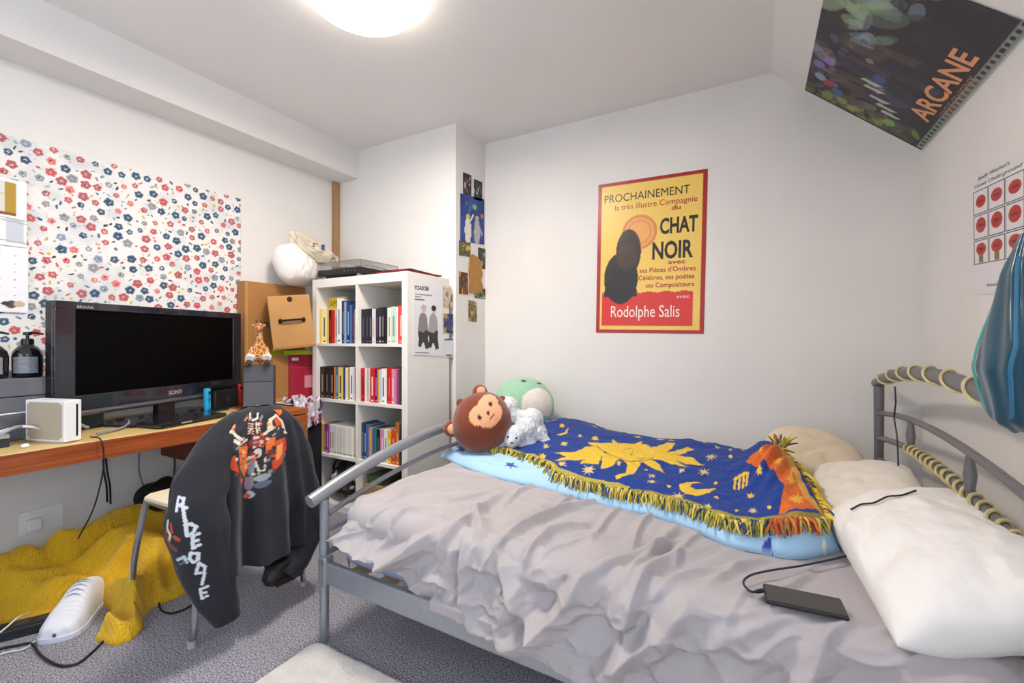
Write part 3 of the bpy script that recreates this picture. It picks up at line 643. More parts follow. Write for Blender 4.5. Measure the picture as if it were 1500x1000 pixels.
# big round pale plush
gc = np.array([-1.262, 2.468, .68]); gp = thing('round_plush', 'large round plush, mint green with cream belly, behind the smaller toys', 'soft toy', (gc[0], gc[1], .5))
fr_ = facing(gc, (.15, 1)); G, lx_, ly_, lz_ = paintball(gc, (.19, .17, .15), fr_)
p = Paint(lx_, ly_, '9FCBAE'); p.put((ly_ < -.35 + .25 * lx_), 'A9D6D9'); q_ = np.where(lz_ > -.3, 1, 0)
M = (((lx_ - .42) / .5) ** 2 + ((ly_ - .05) / .6) ** 2 < 1) & (lz_ > -.3); p.put(M, 'EFE9DC')
p.put((lx_ > .1) & (ly_ < -.3), '9CD4D6')
for ex in (-.12, .4): p.put((((lx_ - ex) / .085) ** 2 + ((ly_ - .82) / .04) ** 2 < 1) & (lz_ > 0), '2A2622')
MB().grid(G, C=p.C, cv=True).build('body', plushv, gp, smooth=True, ang=180)
# lamb plush
lc = onZ(760, 633, .63) * 1.0; lc = np.array([lc[0], lc[1], .63]); lb = thing('lamb_plush', 'small fluffy grey white lamb plush lying beside the brown monkey', 'soft toy', (lc[0], lc[1], .57))
m_ = MB(); B_ = lambda x, y, r, d=0.: m_.ball(on(lc, x * 1.2 + 2, y * 1.2 - 3, d), np.array(r) * 1.18, 14, 10)
B_(8, -4, (.06, .055, .055)); B_(14, -12, (.05, .05, .05)); B_(20, 2, .042); B_(-14, -28, .042); B_(-8, -18, .036); B_(0, -14, .035)
for a, b_ in (((24, 4), (34, 20)), ((10, 10), (18, 22)), ((-10, 14), (-32, 22)), ((-2, 14), (8, 22))):
    for t in np.linspace(0, 1, 5): B_(a[0] + (b_[0] - a[0]) * t, a[1] + (b_[1] - a[1]) * t, .024 - .003 * t, .015)
o = m_.build('body', plush('D9D9DC'), lb, smooth=True); remesh(o, .0045, .012, smooth=3)
m_ = MB(); B_(-8, 6, (.046, .042, .042), .035); B_(-10, 12, .03, .055); o = m_.build('head', plush('D9DCE2'), lb, smooth=True); remesh(o, .0045, .008, smooth=2)
for s_, (x, y) in ((-1, (-22, 8)), (1, (10, 0))):
    m_ = MB(); B_(x, y, (.02, .012, .028), .03); e_ = m_.build('ear', plush('CFD2DA'), o, smooth=True)
for x, y in ((-14, 8), (-5, 9)): m_ = MB(); B_(x, y, .0048, .079); m_.build('eye', mat('1A1614', .2), o, smooth=True)
m_ = MB(); B_(-10, 14, (.008, .006, .005), .084); m_.build('nose', mat('5A4A48', .6), o, smooth=True)
m_ = MB(); m_.box(-.012, .012, -.001, .001, -.014, .014, R=rotm('Z', 28) @ rotm('Y', 30), T=on(lc, 26, -16, .03)); m_.build('fabric_tag', mat('D58A92', .8), lb)
# teal satin bag hanging on a strap from the sloping ceiling
hk = np.array([.45, 1.08]); zb, zt = .955, 1.265
tb = thing('hanging_bag', 'shiny teal fabric bag with pale stripe hanging by the headboard', 'bag', (hk[0], hk[1], zb))
rows = []
for t in np.linspace(0, 1, 46):
    z = zb + t * (zt - zb)
    w = np.interp(t, [0, .03, .1, .25, .41, .63, .9, 1], [.01, .03, .046, .058, .068, .042, .018, .012]); dpt = np.interp(t, [0, .05, .3, .8, 1], [.02, .045, .058, .03, .01])
    ring = []
    for a in np.linspace(0, 2 * math.pi, 60, endpoint=False):
        f = 1 + .05 * math.sin(a * 5 + t * 3) * (t ** .5) + .05 * math.sin(a * 9 - t * 7) + .06 * (vnoise(a * 2.2, t * 6) - .5)
        ca, sa = math.cos(a), math.sin(a); ca = math.copysign(abs(ca) ** .8, ca); sa = math.copysign(abs(sa) ** .8, sa)
        ring.append((hk[0] - .04 + dpt * sa * f, hk[1] + w * ca * f, z + .012 * (1 - t) * math.sin(a * 2 + 1) - (.02 * (1 - t) ** 2) * (1 - math.cos(a))))
    rows.append(ring)
rows = np.array(rows)
MB().grid(rows, cv=True).build('body', mat('0F4459', .25, var=.15, scale=8, sheen=.3), tb, smooth=True, ang=180)
for ia, nm, cc, wd in ((36, 'stripe', '2F6F8F', .003), (50, 'piping', '3F9A94', .004)):
    path = [rows[i, ia % 60] + np.array([-.003, .0, 0]) for i in range(3, 40)]
    MB().tube(smoothpath(path, 60), wd, 8, flat=.35).build(nm, mat(cc, .35), tb, smooth=True)
zc = H - (hk[0] - .04 - XS) * (H - HK) / (XR - XS)
MB().tube([(hk[0] - .04, hk[1], zt - .02), (hk[0] - .04, hk[1], zc - .03)], .006, 8).build('strap', mat('17505F', .5), tb, smooth=True)
MB().tube(smoothpath([(hk[0] - .04, hk[1], zc), (hk[0] - .04, hk[1], zc - .03), (hk[0] - .055, hk[1], zc - .045), (hk[0] - .07, hk[1], zc - .03)], 12), .004, 8).build('hook', mat('BBBBBB', .3, metal=1), tb, smooth=True)
# ------------------------------------------------------------------ desk and what stands on it
DZ, DX, DE = .70, -2.196, 1.64
yel = mat('D9BC7E', .35, var=.12, scale=5, stretch=(1, .25, 1))
wood = mat('A5552A', .38, var=.35, scale=7, stretch=(6, .5, 14), col2='7A3618')
wood2 = mat('B2642E', .4, var=.3, scale=7, stretch=(4, .6, 9), col2='8F4A20')
desk = thing('desk', 'long desk with pale yellow laminate top and reddish wood edge', 'desk', (-2.5, .7, 0))
MB().box(XL + .004, DX - .002, -.4, 1.42, DZ - .03, DZ).build('desktop', yel, desk, bev=.002)
MB().box(DX - .022, DX, -.4, 1.42, DZ - .074, DZ - .003).build('edge_board', wood, desk, bev=.002)
MB().box(XL + .004, DX, 1.421, DE, DZ - .028, DZ).build('end_top', wood2, desk, bev=.002)
MB().box(XL + .01, DX - .02, 1.2, DE - .005, .46, DZ - .031).build('pedestal', mat('6E3A1C', .6), desk)
for z0_, z1_ in ((.585, .666), (.472, .578)):
    d_ = MB().box(DX - .019, DX - .001, 1.2, DE - .002, z0_, z1_).build('drawer', wood2, desk, bev=.003)
for y0_, y1_ in ((-.38, -.35), (1.58, 1.61)):
    MB().box(XL + .05, XL + .1, y0_, y1_, 0, DZ - .031).build('leg', mat('6E3A1C', .6), desk)
# television, turned a little from the wall
ts = np.array([-.304, .953, 0]); tn = np.array([.953, .304, 0]); up = np.array([0, 0, 1.]); t0_ = np.array([-2.418, .671, .792])
RT = np.stack([ts, -tn, up], 1)      # local x along the set, local y into it, z up
tvw, tvh = .928, .448
tv = thing('television', 'black flat screen television on the desk', 'television', t0_ + ts * tvw / 2 - up * (t0_[2] - DZ))
blk = mat('17181E', .22, coat=.3); gloss = mat('23242E', .15, coat=.5)
m = MB(); m.box(0, tvw, .008, .05, 0, tvh, R=RT, T=t0_); m.box(.12, .8, .05, .1, .05, .36, R=RT, T=t0_); m.build('casing', blk, tv, bev=.006)
m = MB()
for x0, x1, z0_, z1_ in ((0, tvw, tvh - .032, tvh), (0, tvw, 0, .062), (0, .07, .062, tvh - .032), (tvw - .058, tvw, .062, tvh - .032)): m.box(x0, x1, -.004, .012, z0_, z1_, R=RT, T=t0_)
m.build('bezel', gloss, tv, bev=.002)
MB().box(.068, tvw - .056, .003, .007, .06, tvh - .03, R=RT, T=t0_).build('screen', mat('010101', .55, spec=.1), tv)
m = MB(); m.tube([t0_ + ts * (.02 + .89 * i / 12) + tn * .006 - up * .012 for i in range(13)], .012, 12); m.build('speaker_bar', mat('6E7078', .3, metal=.7), tv, smooth=True)
def put_text(body, size, origin, xdir, ydir, m_, parent, name='lettering', width=None, align='LEFT', bold=0., shear=0., space=1.):
    V, F = textmesh(body, size, align, shear, bold, width, space)
    W_ = np.asarray(origin) + V[:, :1] * np.asarray(xdir) + V[:, 1:2] * np.asarray(ydir)
    return MB().add(W_, F).build(name, m_, parent)
silv = mat('C9CBD0', .3, metal=.6)
put_text('SONY', .028, t0_ + ts * .47 + up * .018 + tn * .0055, ts, up, silv, tv, width=.075, bold=.0008)
put_text('BRAVIA', .016, t0_ + ts * .075 + up * (tvh - .026) + tn * .0055, ts, up, silv, tv, width=.06)
m = MB(); m.box(.43, .52, .012, .045, -.09, .02, R=RT, T=t0_); m.build('neck', blk, tv, bev=.005)
m = MB(); m.box(.2, .72, -.12, .16, DZ - t0_[2] + .0, DZ - t0_[2] + .012, R=RT, T=t0_); m.build('stand_base', gloss, tv, bev=.005)
# slim black player in front of the set
pl_ = thing('disc_player', 'slim black disc player lying flat in front of the television', 'electronics', (-2.38, 1.1, DZ))
dv = np.array([-.243, .970, 0]); RD = np.stack([dv, np.array([-.97, -.243, 0]), up], 1); d0_ = np.array([-2.22, .945, DZ])
MB().box(0, .32, .0, .145, .004, .022, R=RD, T=d0_).build('body', blk, pl_, bev=.004)
MB().box(.02, .3, .02, .13, .0215, .0228, R=RD, T=d0_).build('lid', gloss, pl_)
MB().box(.09, .14, -.0006, .0, .010, .015, R=RD, T=d0_).build('badge', silv, pl_)
for x_ in (.02, .3): MB().box(x_ - .01, x_ + .01, .02, .12, 0, .004, R=RD, T=d0_).build('foot', blk, pl_)
# white game console standing on edge
wi = thing('game_console', 'white upright game console at the desk edge by the cables', 'game console', (-2.31, .65, DZ))
RW = np.stack([np.array([-.163, .987, 0]) * -1, np.array([-.987, -.163, 0]), up], 1); w0_ = np.array([-2.238, .70, DZ])
RW = np.stack([np.array([.30, -.954, 0]), np.array([-.954, -.30, 0]), up], 1); w0_ = np.array([-2.249, .700, DZ])
wm = mat('E9E9EA', .3)
MB().box(0, .055, 0, .19, .004, .158, R=RW, T=w0_).build('body', wm, wi, bev=.004, bseg=3)
MB().box(.013, .019, -.0012, .003, .022, .142, R=RW, T=w0_).build('disc_slot', mat('1D2230', .2), wi)
MB().box(.0548, .0556, .012, .18, .012, .15, R=RW, T=w0_).build('side_panel', mat('B5A894', .35), wi)  # reflection on the white side, painted as a tan panel
for y_ in (.012, .172):
    for z_ in (.012, .144): MB().box(.0552, .058, y_, y_ + .008, z_, z_ + .008, R=RW, T=w0_).build('rubber_pad', wm, wi)
MB().box(.006, .049, .02, .17, 0, .005, R=RW, T=w0_).build('foot', mat('C8C8CA', .4), wi)
# large grey box with two pump bottles on it
gb = thing('storage_box', 'big charcoal grey lidded box on the left end of the desk', 'box', (-2.6, .42, DZ))
gm = mat('64646C', .75, var=.15, scale=7, bump=.15, bscale=40)
MB().box(-2.76, -2.464, .18, .676, DZ, .866).build('box_base', gm, gb, bev=.004)
MB().box(-2.764, -2.46, .176, .68, .868, .934).build('lid', gm, gb, bev=.004)
def bottle(x, y, label, mcol):
    b = thing('pump_bottle', label, 'bottle', (x, y, .934), 'pump bottles on the grey box')
    prof = [(.004, 0), (.04, 0), (.044, .006), (.045, .05), (.045, .085), (.041, .104), (.03, .12), (.018, .13), (.016, .134)]
    MB().lathe(prof, 28, T=(x, y, .934)).build('body', mat(mcol, .12, coat=.5), b, smooth=True, ang=60)
    MB().lathe([(.019, .13), (.019, .15), (.0165, .152), (.0165, .155)], 20, T=(x, y, .934)).build('collar', mat('17171A', .3), b, smooth=True)
    n_ = MB().tube([(x, y, 1.088), (x, y, 1.108)], .0055, 10).build('pump_stem', mat('17171A', .3), b, smooth=True)
    m_ = MB(); m_.lathe([(.003, 0), (.013, 0), (.013, .012), (.004, .014)], 16, T=(x, y, 1.102)); m_.tube(smoothpath([(x, y, 1.11), (x + .012, y + .02, 1.112), (x + .024, y + .04, 1.106)], 8), [.006, .006, .005, .005, .005, .0045, .004, .004], 8); m_.build('pump_head', mat('17171A', .3), b, smooth=True)
    P_ = np.array([[(x + .0456 * math.cos(a), y + .0456 * math.sin(a), .934 + z) for z in (.018, .05, .082)] for a in np.linspace(-1.25, .45, 14)])
    MB().grid(P_).build('paper_label', mat('8C8C92', .5, var=.25, scale=60), b, smooth=True)
bottle(-2.565, .634, 'dark brown pump bottle at the right, on the grey box', '1C1A1C')
bottle(-2.565, .538, 'dark brown pump bottle at the photo edge, on the grey box', '241A18')
# small silver black box with cables in front of the grey box
sb = thing('junction_box', 'small black and silver box with white cables, at the desk left', 'box', (-2.38, .5, DZ))
MB().box(-2.425, -2.34, .42, .535, DZ, DZ + .03).build('body', mat('2C3340', .4), sb, bev=.003)
MB().box(-2.425, -2.34, .42, .535, DZ + .031, DZ + .046).build('lid', mat('C4C6CA', .3, metal=.5), sb, bev=.003)
def cable(name, label, pts, r, m_, n=50): return tag(MB().tube(smoothpath(pts, n), r, 8).build(name, m_, smooth=True), label, 'cable')
wc = mat('DCDCDE', .45); bc = mat('1A1A1E', .5); gc_ = mat('8C8E96', .45)
cable('white_cable', 'thick pale grey cable looping behind the white console', [(-2.33, .36, .716), (-2.3, .45, .73), (-2.33, .55, .77), (-2.42, .62, .745), (-2.452, .68, .78), (-2.44, .78, .716)], .0062, gc_)
cable('white_cable', 'white cable arching from the small box towards the console', [(-2.36, .5, .752), (-2.34, .56, .768), (-2.35, .61, .752), (-2.39, .66, .722), (-2.42, .72, .708)], .005, wc)
cable('white_cable', 'thin white cable running level across the grey box front', [(-2.435, .3, .80), (-2.445, .45, .803), (-2.445, .6, .808), (-2.43, .72, .81)], .0028, wc)
cable('black_cable', 'thin black cord hanging from the white console to the floor', [(-2.235, .72, .712), (-2.185, .735, .70), (-2.178, .74, .6), (-2.2, .72, .45), (-2.25, .69, .33)], .0025, bc)
cable('grey_cable', 'grey cable on the desk under the television', [(-2.3, .76, .709), (-2.36, .86, .709), (-2.45, .92, .712), (-2.56, .96, .712)], .005, gc_)
tag(MB().ball((-2.27, .555, DZ + .008), (.01, .012, .008), 12, 8).build('cable_clip', wm, smooth=True), 'tiny white clip lying on the yellow desktop', 'clip')
# thin books stacked behind
for i, (c, z0_, h_, dx) in enumerate((('24333A', DZ, .075, 0), ('C22A2A', DZ + .075, .018, .01), ('E4E2DA', DZ + .093, .014, .004), ('E2B62C', DZ + .107, .016, .012))):
    b = thing('stacked_book', ('dark green', 'red', 'white', 'yellow')[i] + ' book in the flat stack between the grey box and the television', 'book', (-2.66, .75, z0_), 'books stacked behind the console')
    m_ = MB(); m_.box(-2.77, -2.53 + dx, .69, .86, z0_ + .0002, z0_ + .003); m_.box(-2.77, -2.53 + dx, .69, .86, z0_ + h_ - .003, z0_ + h_ - .0002); m_.box(-2.53 + dx - .003, -2.53 + dx, .69, .86, z0_, z0_ + h_ - .0002); m_.build('cover', mat(c, .5), b)
    MB().box(-2.765, -2.533 + dx, .695, .855, z0_ + .0031, z0_ + h_ - .0031).build('pages', mat('EDE8DC', .8), b)
# handheld console dock with red and blue controllers
dk = thing('console_dock', 'black handheld console in its dock with blue and red controllers', 'game console', (-2.6, 1.4, DZ))
kd = np.array([-.36, .933, 0]); RK = np.stack([kd, np.array([-.933, -.36, 0]), up], 1); k0_ = np.array([-2.548, 1.318, DZ])
MB().box(.022, .195, 0, .05, 0, .104, R=RK, T=k0_).build('dock', mat('1B1B20', .45), dk, bev=.008, bseg=3)
MB().box(.012, .21, .018, .032, .006, .124, R=RK, T=k0_).build('tablet', mat('0F0F12', .2), dk, bev=.002)
for x_, c_, nm in ((-.022, '2FA6D8', 'blue controller'), (.21, 'E8402E', 'red controller')):
    j = MB().box(x_, x_ + .034, .012, .038, .006, .124, R=RK, T=k0_).build('controller', mat(c_, .4), dk, bev=.01, bseg=3); j['label'] = nm
    MB().lathe([(.006, 0), (.0085, .004), (.0085, .006), (.002, .008)], 14, R=RK @ rotm('X', 90), T=k0_ + RK @ np.array([x_ + .017, .012, .1])).build('thumbstick', mat('1B1B20', .4), j, smooth=True)
    for a in range(4): MB().lathe([(.003, 0), (.003, .002), (.001, .0025)], 10, R=RK @ rotm('X', 90), T=k0_ + RK @ np.array([x_ + .017 + .008 * math.cos(a * 1.57), .012, .066 + .008 * math.sin(a * 1.57)])).build('button', mat('1B1B20', .4), j)
MB().lathe([(.014, 0), (.014, .0006), (.001, .0007)], 20, R=RK @ rotm('X', 90), T=k0_ + RK @ np.array([.11, 0.0001, .052])).build('emblem', mat('3A3A40', .3), dk)
# loudspeaker
sp = thing('loudspeaker', 'small grey bookshelf loudspeaker under the toy giraffe', 'speaker', (-2.44, 1.53, DZ))
sv = np.array([.3, .954, 0]); sv = np.array([-.12, .993, 0]) ; sv = np.array([.62, .785, 0]); RS = np.stack([sv, np.array([-.785, .62, 0]), up], 1); s0_ = np.array([-2.474, 1.437, DZ])
MB().box(0, .152, .006, .105, 0, .238, R=RS, T=s0_).build('cabinet', mat('4B4D54', .6), sp, bev=.004)
MB().box(.003, .149, -.002, .006, .003, .147, R=RS, T=s0_).build('grille', mat('5E6068', .8, bump=.5, bscale=500), sp, bev=.002)
MB().box(.003, .149, -.002, .006, .15, .235, R=RS, T=s0_).build('grille', mat('565860', .8, bump=.5, bscale=500), sp, bev=.002)
MB().box(.064, .09, -.0032, -.002, .014, .02, R=RS, T=s0_).build('badge', silv, sp)
# giraffe plush on the speaker
gz = .938; gx, gy = (s0_ + RS @ np.array([.075, .045, 0]))[:2]; gf = thing('giraffe_plush', 'small toy giraffe plush sitting on the grey loudspeaker', 'soft toy', (gx, gy, gz))
GR = lambda x, y, z: np.array([gx, gy, gz]) + sv * x + np.array([.785, -.62, 0]) * y + up * z
def spots(o, c1, c2):
    m_ = bpy.data.materials.new('material'); m_.use_nodes = True; N = m_.node_tree.nodes; L = m_.node_tree.links; b = N['Principled BSDF']; b.inputs['Roughness'].default_value = .95; b.inputs['Sheen Weight'].default_value = .4
    tc = N.new('ShaderNodeTexCoord'); v = N.new('ShaderNodeTexVoronoi'); v.inputs['Scale'].default_value = 42; v.feature = 'DISTANCE_TO_EDGE'; L.new(tc.outputs['Object'], v.inputs['Vector'])
    r = N.new('ShaderNodeValToRGB'); r.color_ramp.elements[0].position = .05; r.color_ramp.elements[0].color = (*lin(c1), 1); r.color_ramp.elements[1].position = .09; r.color_ramp.elements[1].color = (*lin(c2), 1)
    L.new(v.outputs['Distance'], r.inputs[0]); L.new(r.outputs[0], b.inputs['Base Color']); return m_
gm_ = spots(None, 'E3B878', 'A85A22')
m_ = MB()
for t in np.linspace(0, 1, 8): m_.ball(GR(0, -.01, .06 + .05 * t), (.042 - .012 * t,) * 3, 16, 10)
for t in np.linspace(0, 1, 7): m_.ball(GR(-.004 * t, -.01, .11 + .085 * t), .021 - .003 * t, 14, 8)
o = m_.build('body', gm_, gf, smooth=True); remesh(o, .005, 0, smooth=3)
m_ = MB(); m_.ball(GR(-.004, .0, .218), (.022, .024, .024), 14, 10); m_.ball(GR(-.004, .022, .208), (.016, .018, .014), 14, 10); h_ = m_.build('head', gm_, gf, smooth=True); remesh(h_, .004, 0, smooth=2)
for s_ in (-1, 1):
    MB().ball(GR(-.004 + s_ * .028, 0, .226), (.012, .007, .008), 12, 8).build('ear', plush('C98A4C'), h_, smooth=True)
    MB().tube([GR(-.004 + s_ * .009, 0, .235), GR(-.004 + s_ * .01, 0, .256)], [.004, .006], 8).build('horn', plush('6A3C20'), h_, smooth=True)
    MB().ball(GR(-.004 + s_ * .015, .018, .222), .0035, 10, 6).build('eye', mat('120E0C', .2), h_, smooth=True)
    MB().tube([GR(s_ * .03, .0, .1), GR(s_ * .042, .02, .07), GR(s_ * .04, .03, .05)], [.014, .013, .013], 12).build('arm', gm_, gf, smooth=True)
    l_ = MB().tube([GR(s_ * .03, .01, .045), GR(s_ * .045, .035, .05), GR(s_ * .043, .055, .04)], [.02, .02, .021], 12).build('leg', plush('EDE6DA'), gf, smooth=True)
    MB().ball(GR(s_ * .044, .058, .018), (.02, .02, .018), 14, 8).build('foot', plush('4A2A1A'), l_, smooth=True)
# sunglasses and papers
sg = thing('sunglasses', 'black sunglasses lying at the desk edge above the hoodie', 'sunglasses', (-2.25, 1.36, DZ))
SG = lambda x, y, z: np.array([-2.24, 1.36, DZ]) + np.array([.25, .968, 0]) * x + np.array([-.968, .25, 0]) * y + up * z
for s_ in (-1, 1):
    P_ = [SG(s_ * .036 + .029 * math.cos(a), .004, .024 + .02 * math.sin(a) * (1 - .15 * math.cos(a) * s_)) for a in np.linspace(0, 2 * math.pi, 22, endpoint=False)]
    MB().tube(P_, .0032, 6, closed=True).build('rim', mat('0E0E10', .2), sg, smooth=True)
    MB().add(P_, [tuple(range(22))]).build('lens', mat('0A0A0C', .08), sg, solid=.0015)
    MB().tube(smoothpath([SG(s_ * .066, .004, .03), SG(s_ * .07, .02, .028), SG(s_ * .06, .08, .016), SG(s_ * .05, .12, .004)], 14), .003, 6).build('temple', mat('0E0E10', .2), sg, smooth=True)
MB().tube([SG(-.01, .003, .034), SG(0, .002, .037), SG(.01, .003, .034)], .003, 6).build('bridge', mat('0E0E10', .2), sg, smooth=True)
for i, (a, c) in enumerate(((8, 'E3D3B4'), (-5, 'C9A878'))):
    tag(MB().box(-.05, .05, -.07, .07, i * .003, i * .003 + .0025, R=rotm('Z', a), T=(-2.31, 1.34, DZ)).build('notebook', mat(c, .7), bev=.0008), ('cream notebook under the sunglasses', 'tan notebook on top of the cream one by the sunglasses')[i], 'notebook')
# ------------------------------------------------------------------ the pile between desk and bookcase
card = mat('B07B46', .85, var=.12, scale=8, bump=.1, bscale=60); card2 = mat('C08E55', .8, var=.1, scale=8)
bs = thing('fabric_chest', 'black fabric storage chest standing between desk and bookcase', 'storage chest', (-2.55, 1.79, 0))
bfm = mat('16161B', .9, bump=.4, bscale=200)
MB().box(-2.81, -2.43, 1.665, 1.918, 0, .62).build('body', bfm, bs, bev=.012, bseg=3)
MB().box(-2.815, -2.425, 1.66, 1.92, .621, .69).build('lid', bfm, bs, bev=.012, bseg=3)
MB().box(-2.81, -2.56, 1.93, 2.33, 0, .68).build('side_pocket', bfm, bs, bev=.012)
# tall flat carton leaning on the wall
fb = thing('flat_carton', 'tall brown cardboard carton standing flat against the wall', 'cardboard box', (-2.76, 1.85, DZ))
MB().box(-2.815, -2.735, 1.60, 2.02, DZ + .002, 1.445, R=None).build('body', card, fb, bev=.003)
MB().box(-2.7345, -2.7335, 1.605, 1.62, DZ + .01, 1.44).build('edge_tape', card2, fb)
MB().box(-2.7345, -2.7335, 1.78, 1.84, 1.14, 1.16).build('printed_mark', mat('5E3A1E', .8), fb)
for z_ in (1.165, 1.178, 1.19): MB().box(-2.7345, -2.7335, 1.72, 1.78, z_, z_ + .006).build('printed_mark', mat('5E3A1E', .8), fb)
# carton leaning lower, with fold lines
fc = thing('open_carton', 'brown cardboard carton with creased flap behind the loudspeaker', 'cardboard box', (-2.66, 1.78, DZ))
MB().box(-2.72, -2.6, 1.69, 1.945, DZ, .99, R=None).build('body', card2, fc, bev=.003)
MB().box(-2.605, -2.598, 1.69, 1.945, .72, .985).build('flap', card, fc, bev=.001)
# red software box, green folder, white folders
RDm = mat('A3203A', .35, coat=.2)
p0_ = np.array([-2.64, 1.965, DZ])
rb = thing('red_box', 'glossy crimson product box standing beside the bookcase', 'box', (-2.6, 1.97, DZ))
q0 = onX(421, 514, -2.6); q1 = onX(459, 516, -2.6)
rv = np.array([.5, .866, 0]); RB_ = np.stack([rv, np.array([-.866, .5, 0]), up], 1); r0_ = onZ(421, 575, DZ + .006)
r0_ = np.array([-2.66, 1.80, DZ]) 
r0_ = onX(424, 578, -2.585); r0_[2] = DZ
RB_ = np.stack([np.array([.1, .995, 0]), np.array([-.995, .1, 0]), up], 1)
MB().box(0, .205, 0, .05, 0, .285, R=RB_, T=r0_).build('body', RDm, rb, bev=.002)
lt = mat('E9D9DC', .5)
MB().box(.1, .17, -.0006, 0, .07, .15, R=RB_, T=r0_).build('printed_picture', mat('D08A96', .4), rb)
MB().box(.016, .06, -.0006, 0, .25, .268, R=RB_, T=r0_).build('printed_mark', lt, rb)
MB().box(.016, .07, -.0006, 0, .012, .028, R=RB_, T=r0_).build('printed_mark', lt, rb)
MB().box(.02, .19, -.0005, 0.0, .2, .203, R=RB_, T=r0_).build('printed_mark', mat('C25066', .4), rb)
gz_ = DZ + .286
tag(MB().box(-.02, .2, -.01, .17, 0, .03, R=RB_, T=r0_ + np.array([-.0, -.02, .286])).build('green_folder', mat('A9B41E', .45), bev=.002), 'lime green folder lying on the crimson box', 'folder')
tag(MB().box(0, .012, 0, .03, 0, .66, R=RB_ @ rotm('X', -4), T=r0_ + np.array([.03, .215, 0])).build('white_folder', mat('E6E6E8', .6), bev=.002), 'white document folder squeezed upright beside the bookcase', 'folder')
# archive box with a black handle, tipped
ar = thing('archive_box', 'brown cardboard archive box with black carry handle, tilted on the pile', 'cardboard box', r0_ + np.array([0, .1, .318]))
RA = np.stack([np.array([.52, .854, 0]), np.array([-.854, .52, 0]), up], 1) @ rotm('Y', -6); a0_ = r0_ + np.array([.02, -.12, .322])
MB().box(0, .235, 0, .14, 0, .325, R=RA, T=a0_).build('body', card2, ar, bev=.003)
MB().box(-.004, .239, -.004, .02, -.004, .012, R=RA, T=a0_).build('bottom_fold', card, ar, bev=.002)
hd = [a0_ + RA @ np.array(p) for p in ((.055, -.002, .17), (.06, -.016, .171), (.12, -.02, .172), (.18, -.016, .171), (.185, -.002, .17))]
h_ = MB().tube(smoothpath(hd, 20), .009, 10, flat=.7).build('handle', mat('17171A', .5), ar, smooth=True)
for x_ in (.055, .185): MB().ball(a0_ + RA @ np.array([x_, -.004, .17]), (.012, .012, .016), 12, 8).build('rivet', mat('17171A', .5), h_, smooth=True)
MB().lathe([(.016, 0), (.016, .002), (.004, .0022)], 18, R=RA @ rotm('X', 90), T=a0_ + RA @ np.array([.12, -.0005, .3])).build('finger_hole', mat('3A2412', .9), ar)
# white sheets and patterned cloth spilling over the chest
tag(MB().box(-2.6, -2.44, 1.69, 1.905, .6925, .698, R=None).build('paper_stack', mat('EDEDF0', .6), bev=.001), 'stack of white paper on the black fabric chest', 'paper')
n_ = 70; uu, vv2 = np.meshgrid(np.linspace(0, 1, n_), np.linspace(0, 1, n_), indexing='ij')
cx_ = -2.53 + .2 * uu; cy_ = 1.70 + .19 * vv2; over = np.clip(cx_ + 2.422, 0, 1)
cz_ = .735 + .04 * fbm(uu * 5, vv2 * 5, 3) + .02 * np.sin(vv2 * 17 + 3 * uu) * .5 - .03 * (1 - uu)
cz_ = np.where(over > 0, cz_ - over * 2.1, cz_); cx_ = np.minimum(cx_, -2.422 + .012 + .012 * np.sin(vv2 * 20))
G = np.dstack([cx_, cy_, np.maximum(cz_, .702 * (over <= 0))])
pc = Paint(uu * 1., vv2, 'C4BAC4')
for i in range(130): pc.ell(rng.uniform(0, 1), rng.uniform(0, 1), rng.uniform(.02, .06), rng.uniform(.02, .05), rng.choice(['7A2438', '4A3A6A', 'B34A5A', '2A2436', 'F2EEF0']), 1, rng.uniform(0, 3))
tag(MB().grid(G, C=pc.C).build('patterned_scarf', mat('FFFFFF', .9, vcol=True), smooth=True, ang=180, solid=.003), 'crumpled white and purple patterned scarf hanging off the black chest', 'scarf')
# white cushion and carrier bag above the pile
wp = onX(437, 390, -2.62)
pillow('cushion', 'plump white cushion wedged between the wall and the bookcase top', white, (-2.665, 1.90, 1.575), .3, .34, .2, rotm('Z', 20) @ rotm('Y', 66), 23, .014, rnd=.85, loft=.45)['category'] = 'cushion'
bag = thing('carrier_bag', 'crumpled cream plastic carrier bag on top of the white cushion', 'bag', (-2.6, 2.05, 1.6))
c0 = np.array([-2.62, 2.06, 1.63])
th_ = np.linspace(0, 1, 60); ph_ = np.linspace(0, 2 * math.pi, 90, endpoint=False); T2, P2 = np.meshgrid(th_, ph_, indexing='ij')
pr = np.interp(T2, [0, .08, .4, .7, .9, 1], [.02, .7, 1, .72, .45, .3])
cr_ = 1 + .28 * np.abs(fbm(np.cos(P2) * 2.2 + 5, np.sin(P2) * 2.2 + T2 * 3, 3)) * 2 - .18 + .12 * np.sin(P2 * 7 + T2 * 5) * T2
bxv = np.array([.1, .99, 0])
G = c0 + (pr * cr_ * .165 * np.cos(P2))[..., None] * bxv + (pr * cr_ * .085 * np.sin(P2))[..., None] * np.array([.99, -.1, 0]) + ((T2 * .2 - .04)[..., None]) * up + ((T2 ** 1.5) * -.17)[..., None] * bxv
MB().grid(G, cv=True).build('body', mat('D3C6B0', .3, var=.12, scale=12, bump=.5, bscale=25, bdist=.004), bag, smooth=True, ang=180)
pt = [np.unravel_index(np.argmin(np.linalg.norm(proj(G) - np.array(p), axis=-1) - 8 * (G[..., 0] > c0[0])), T2.shape) for p in ((458, 360), (466, 358), (471, 362))]
bmn = mat('B23A30', .5)
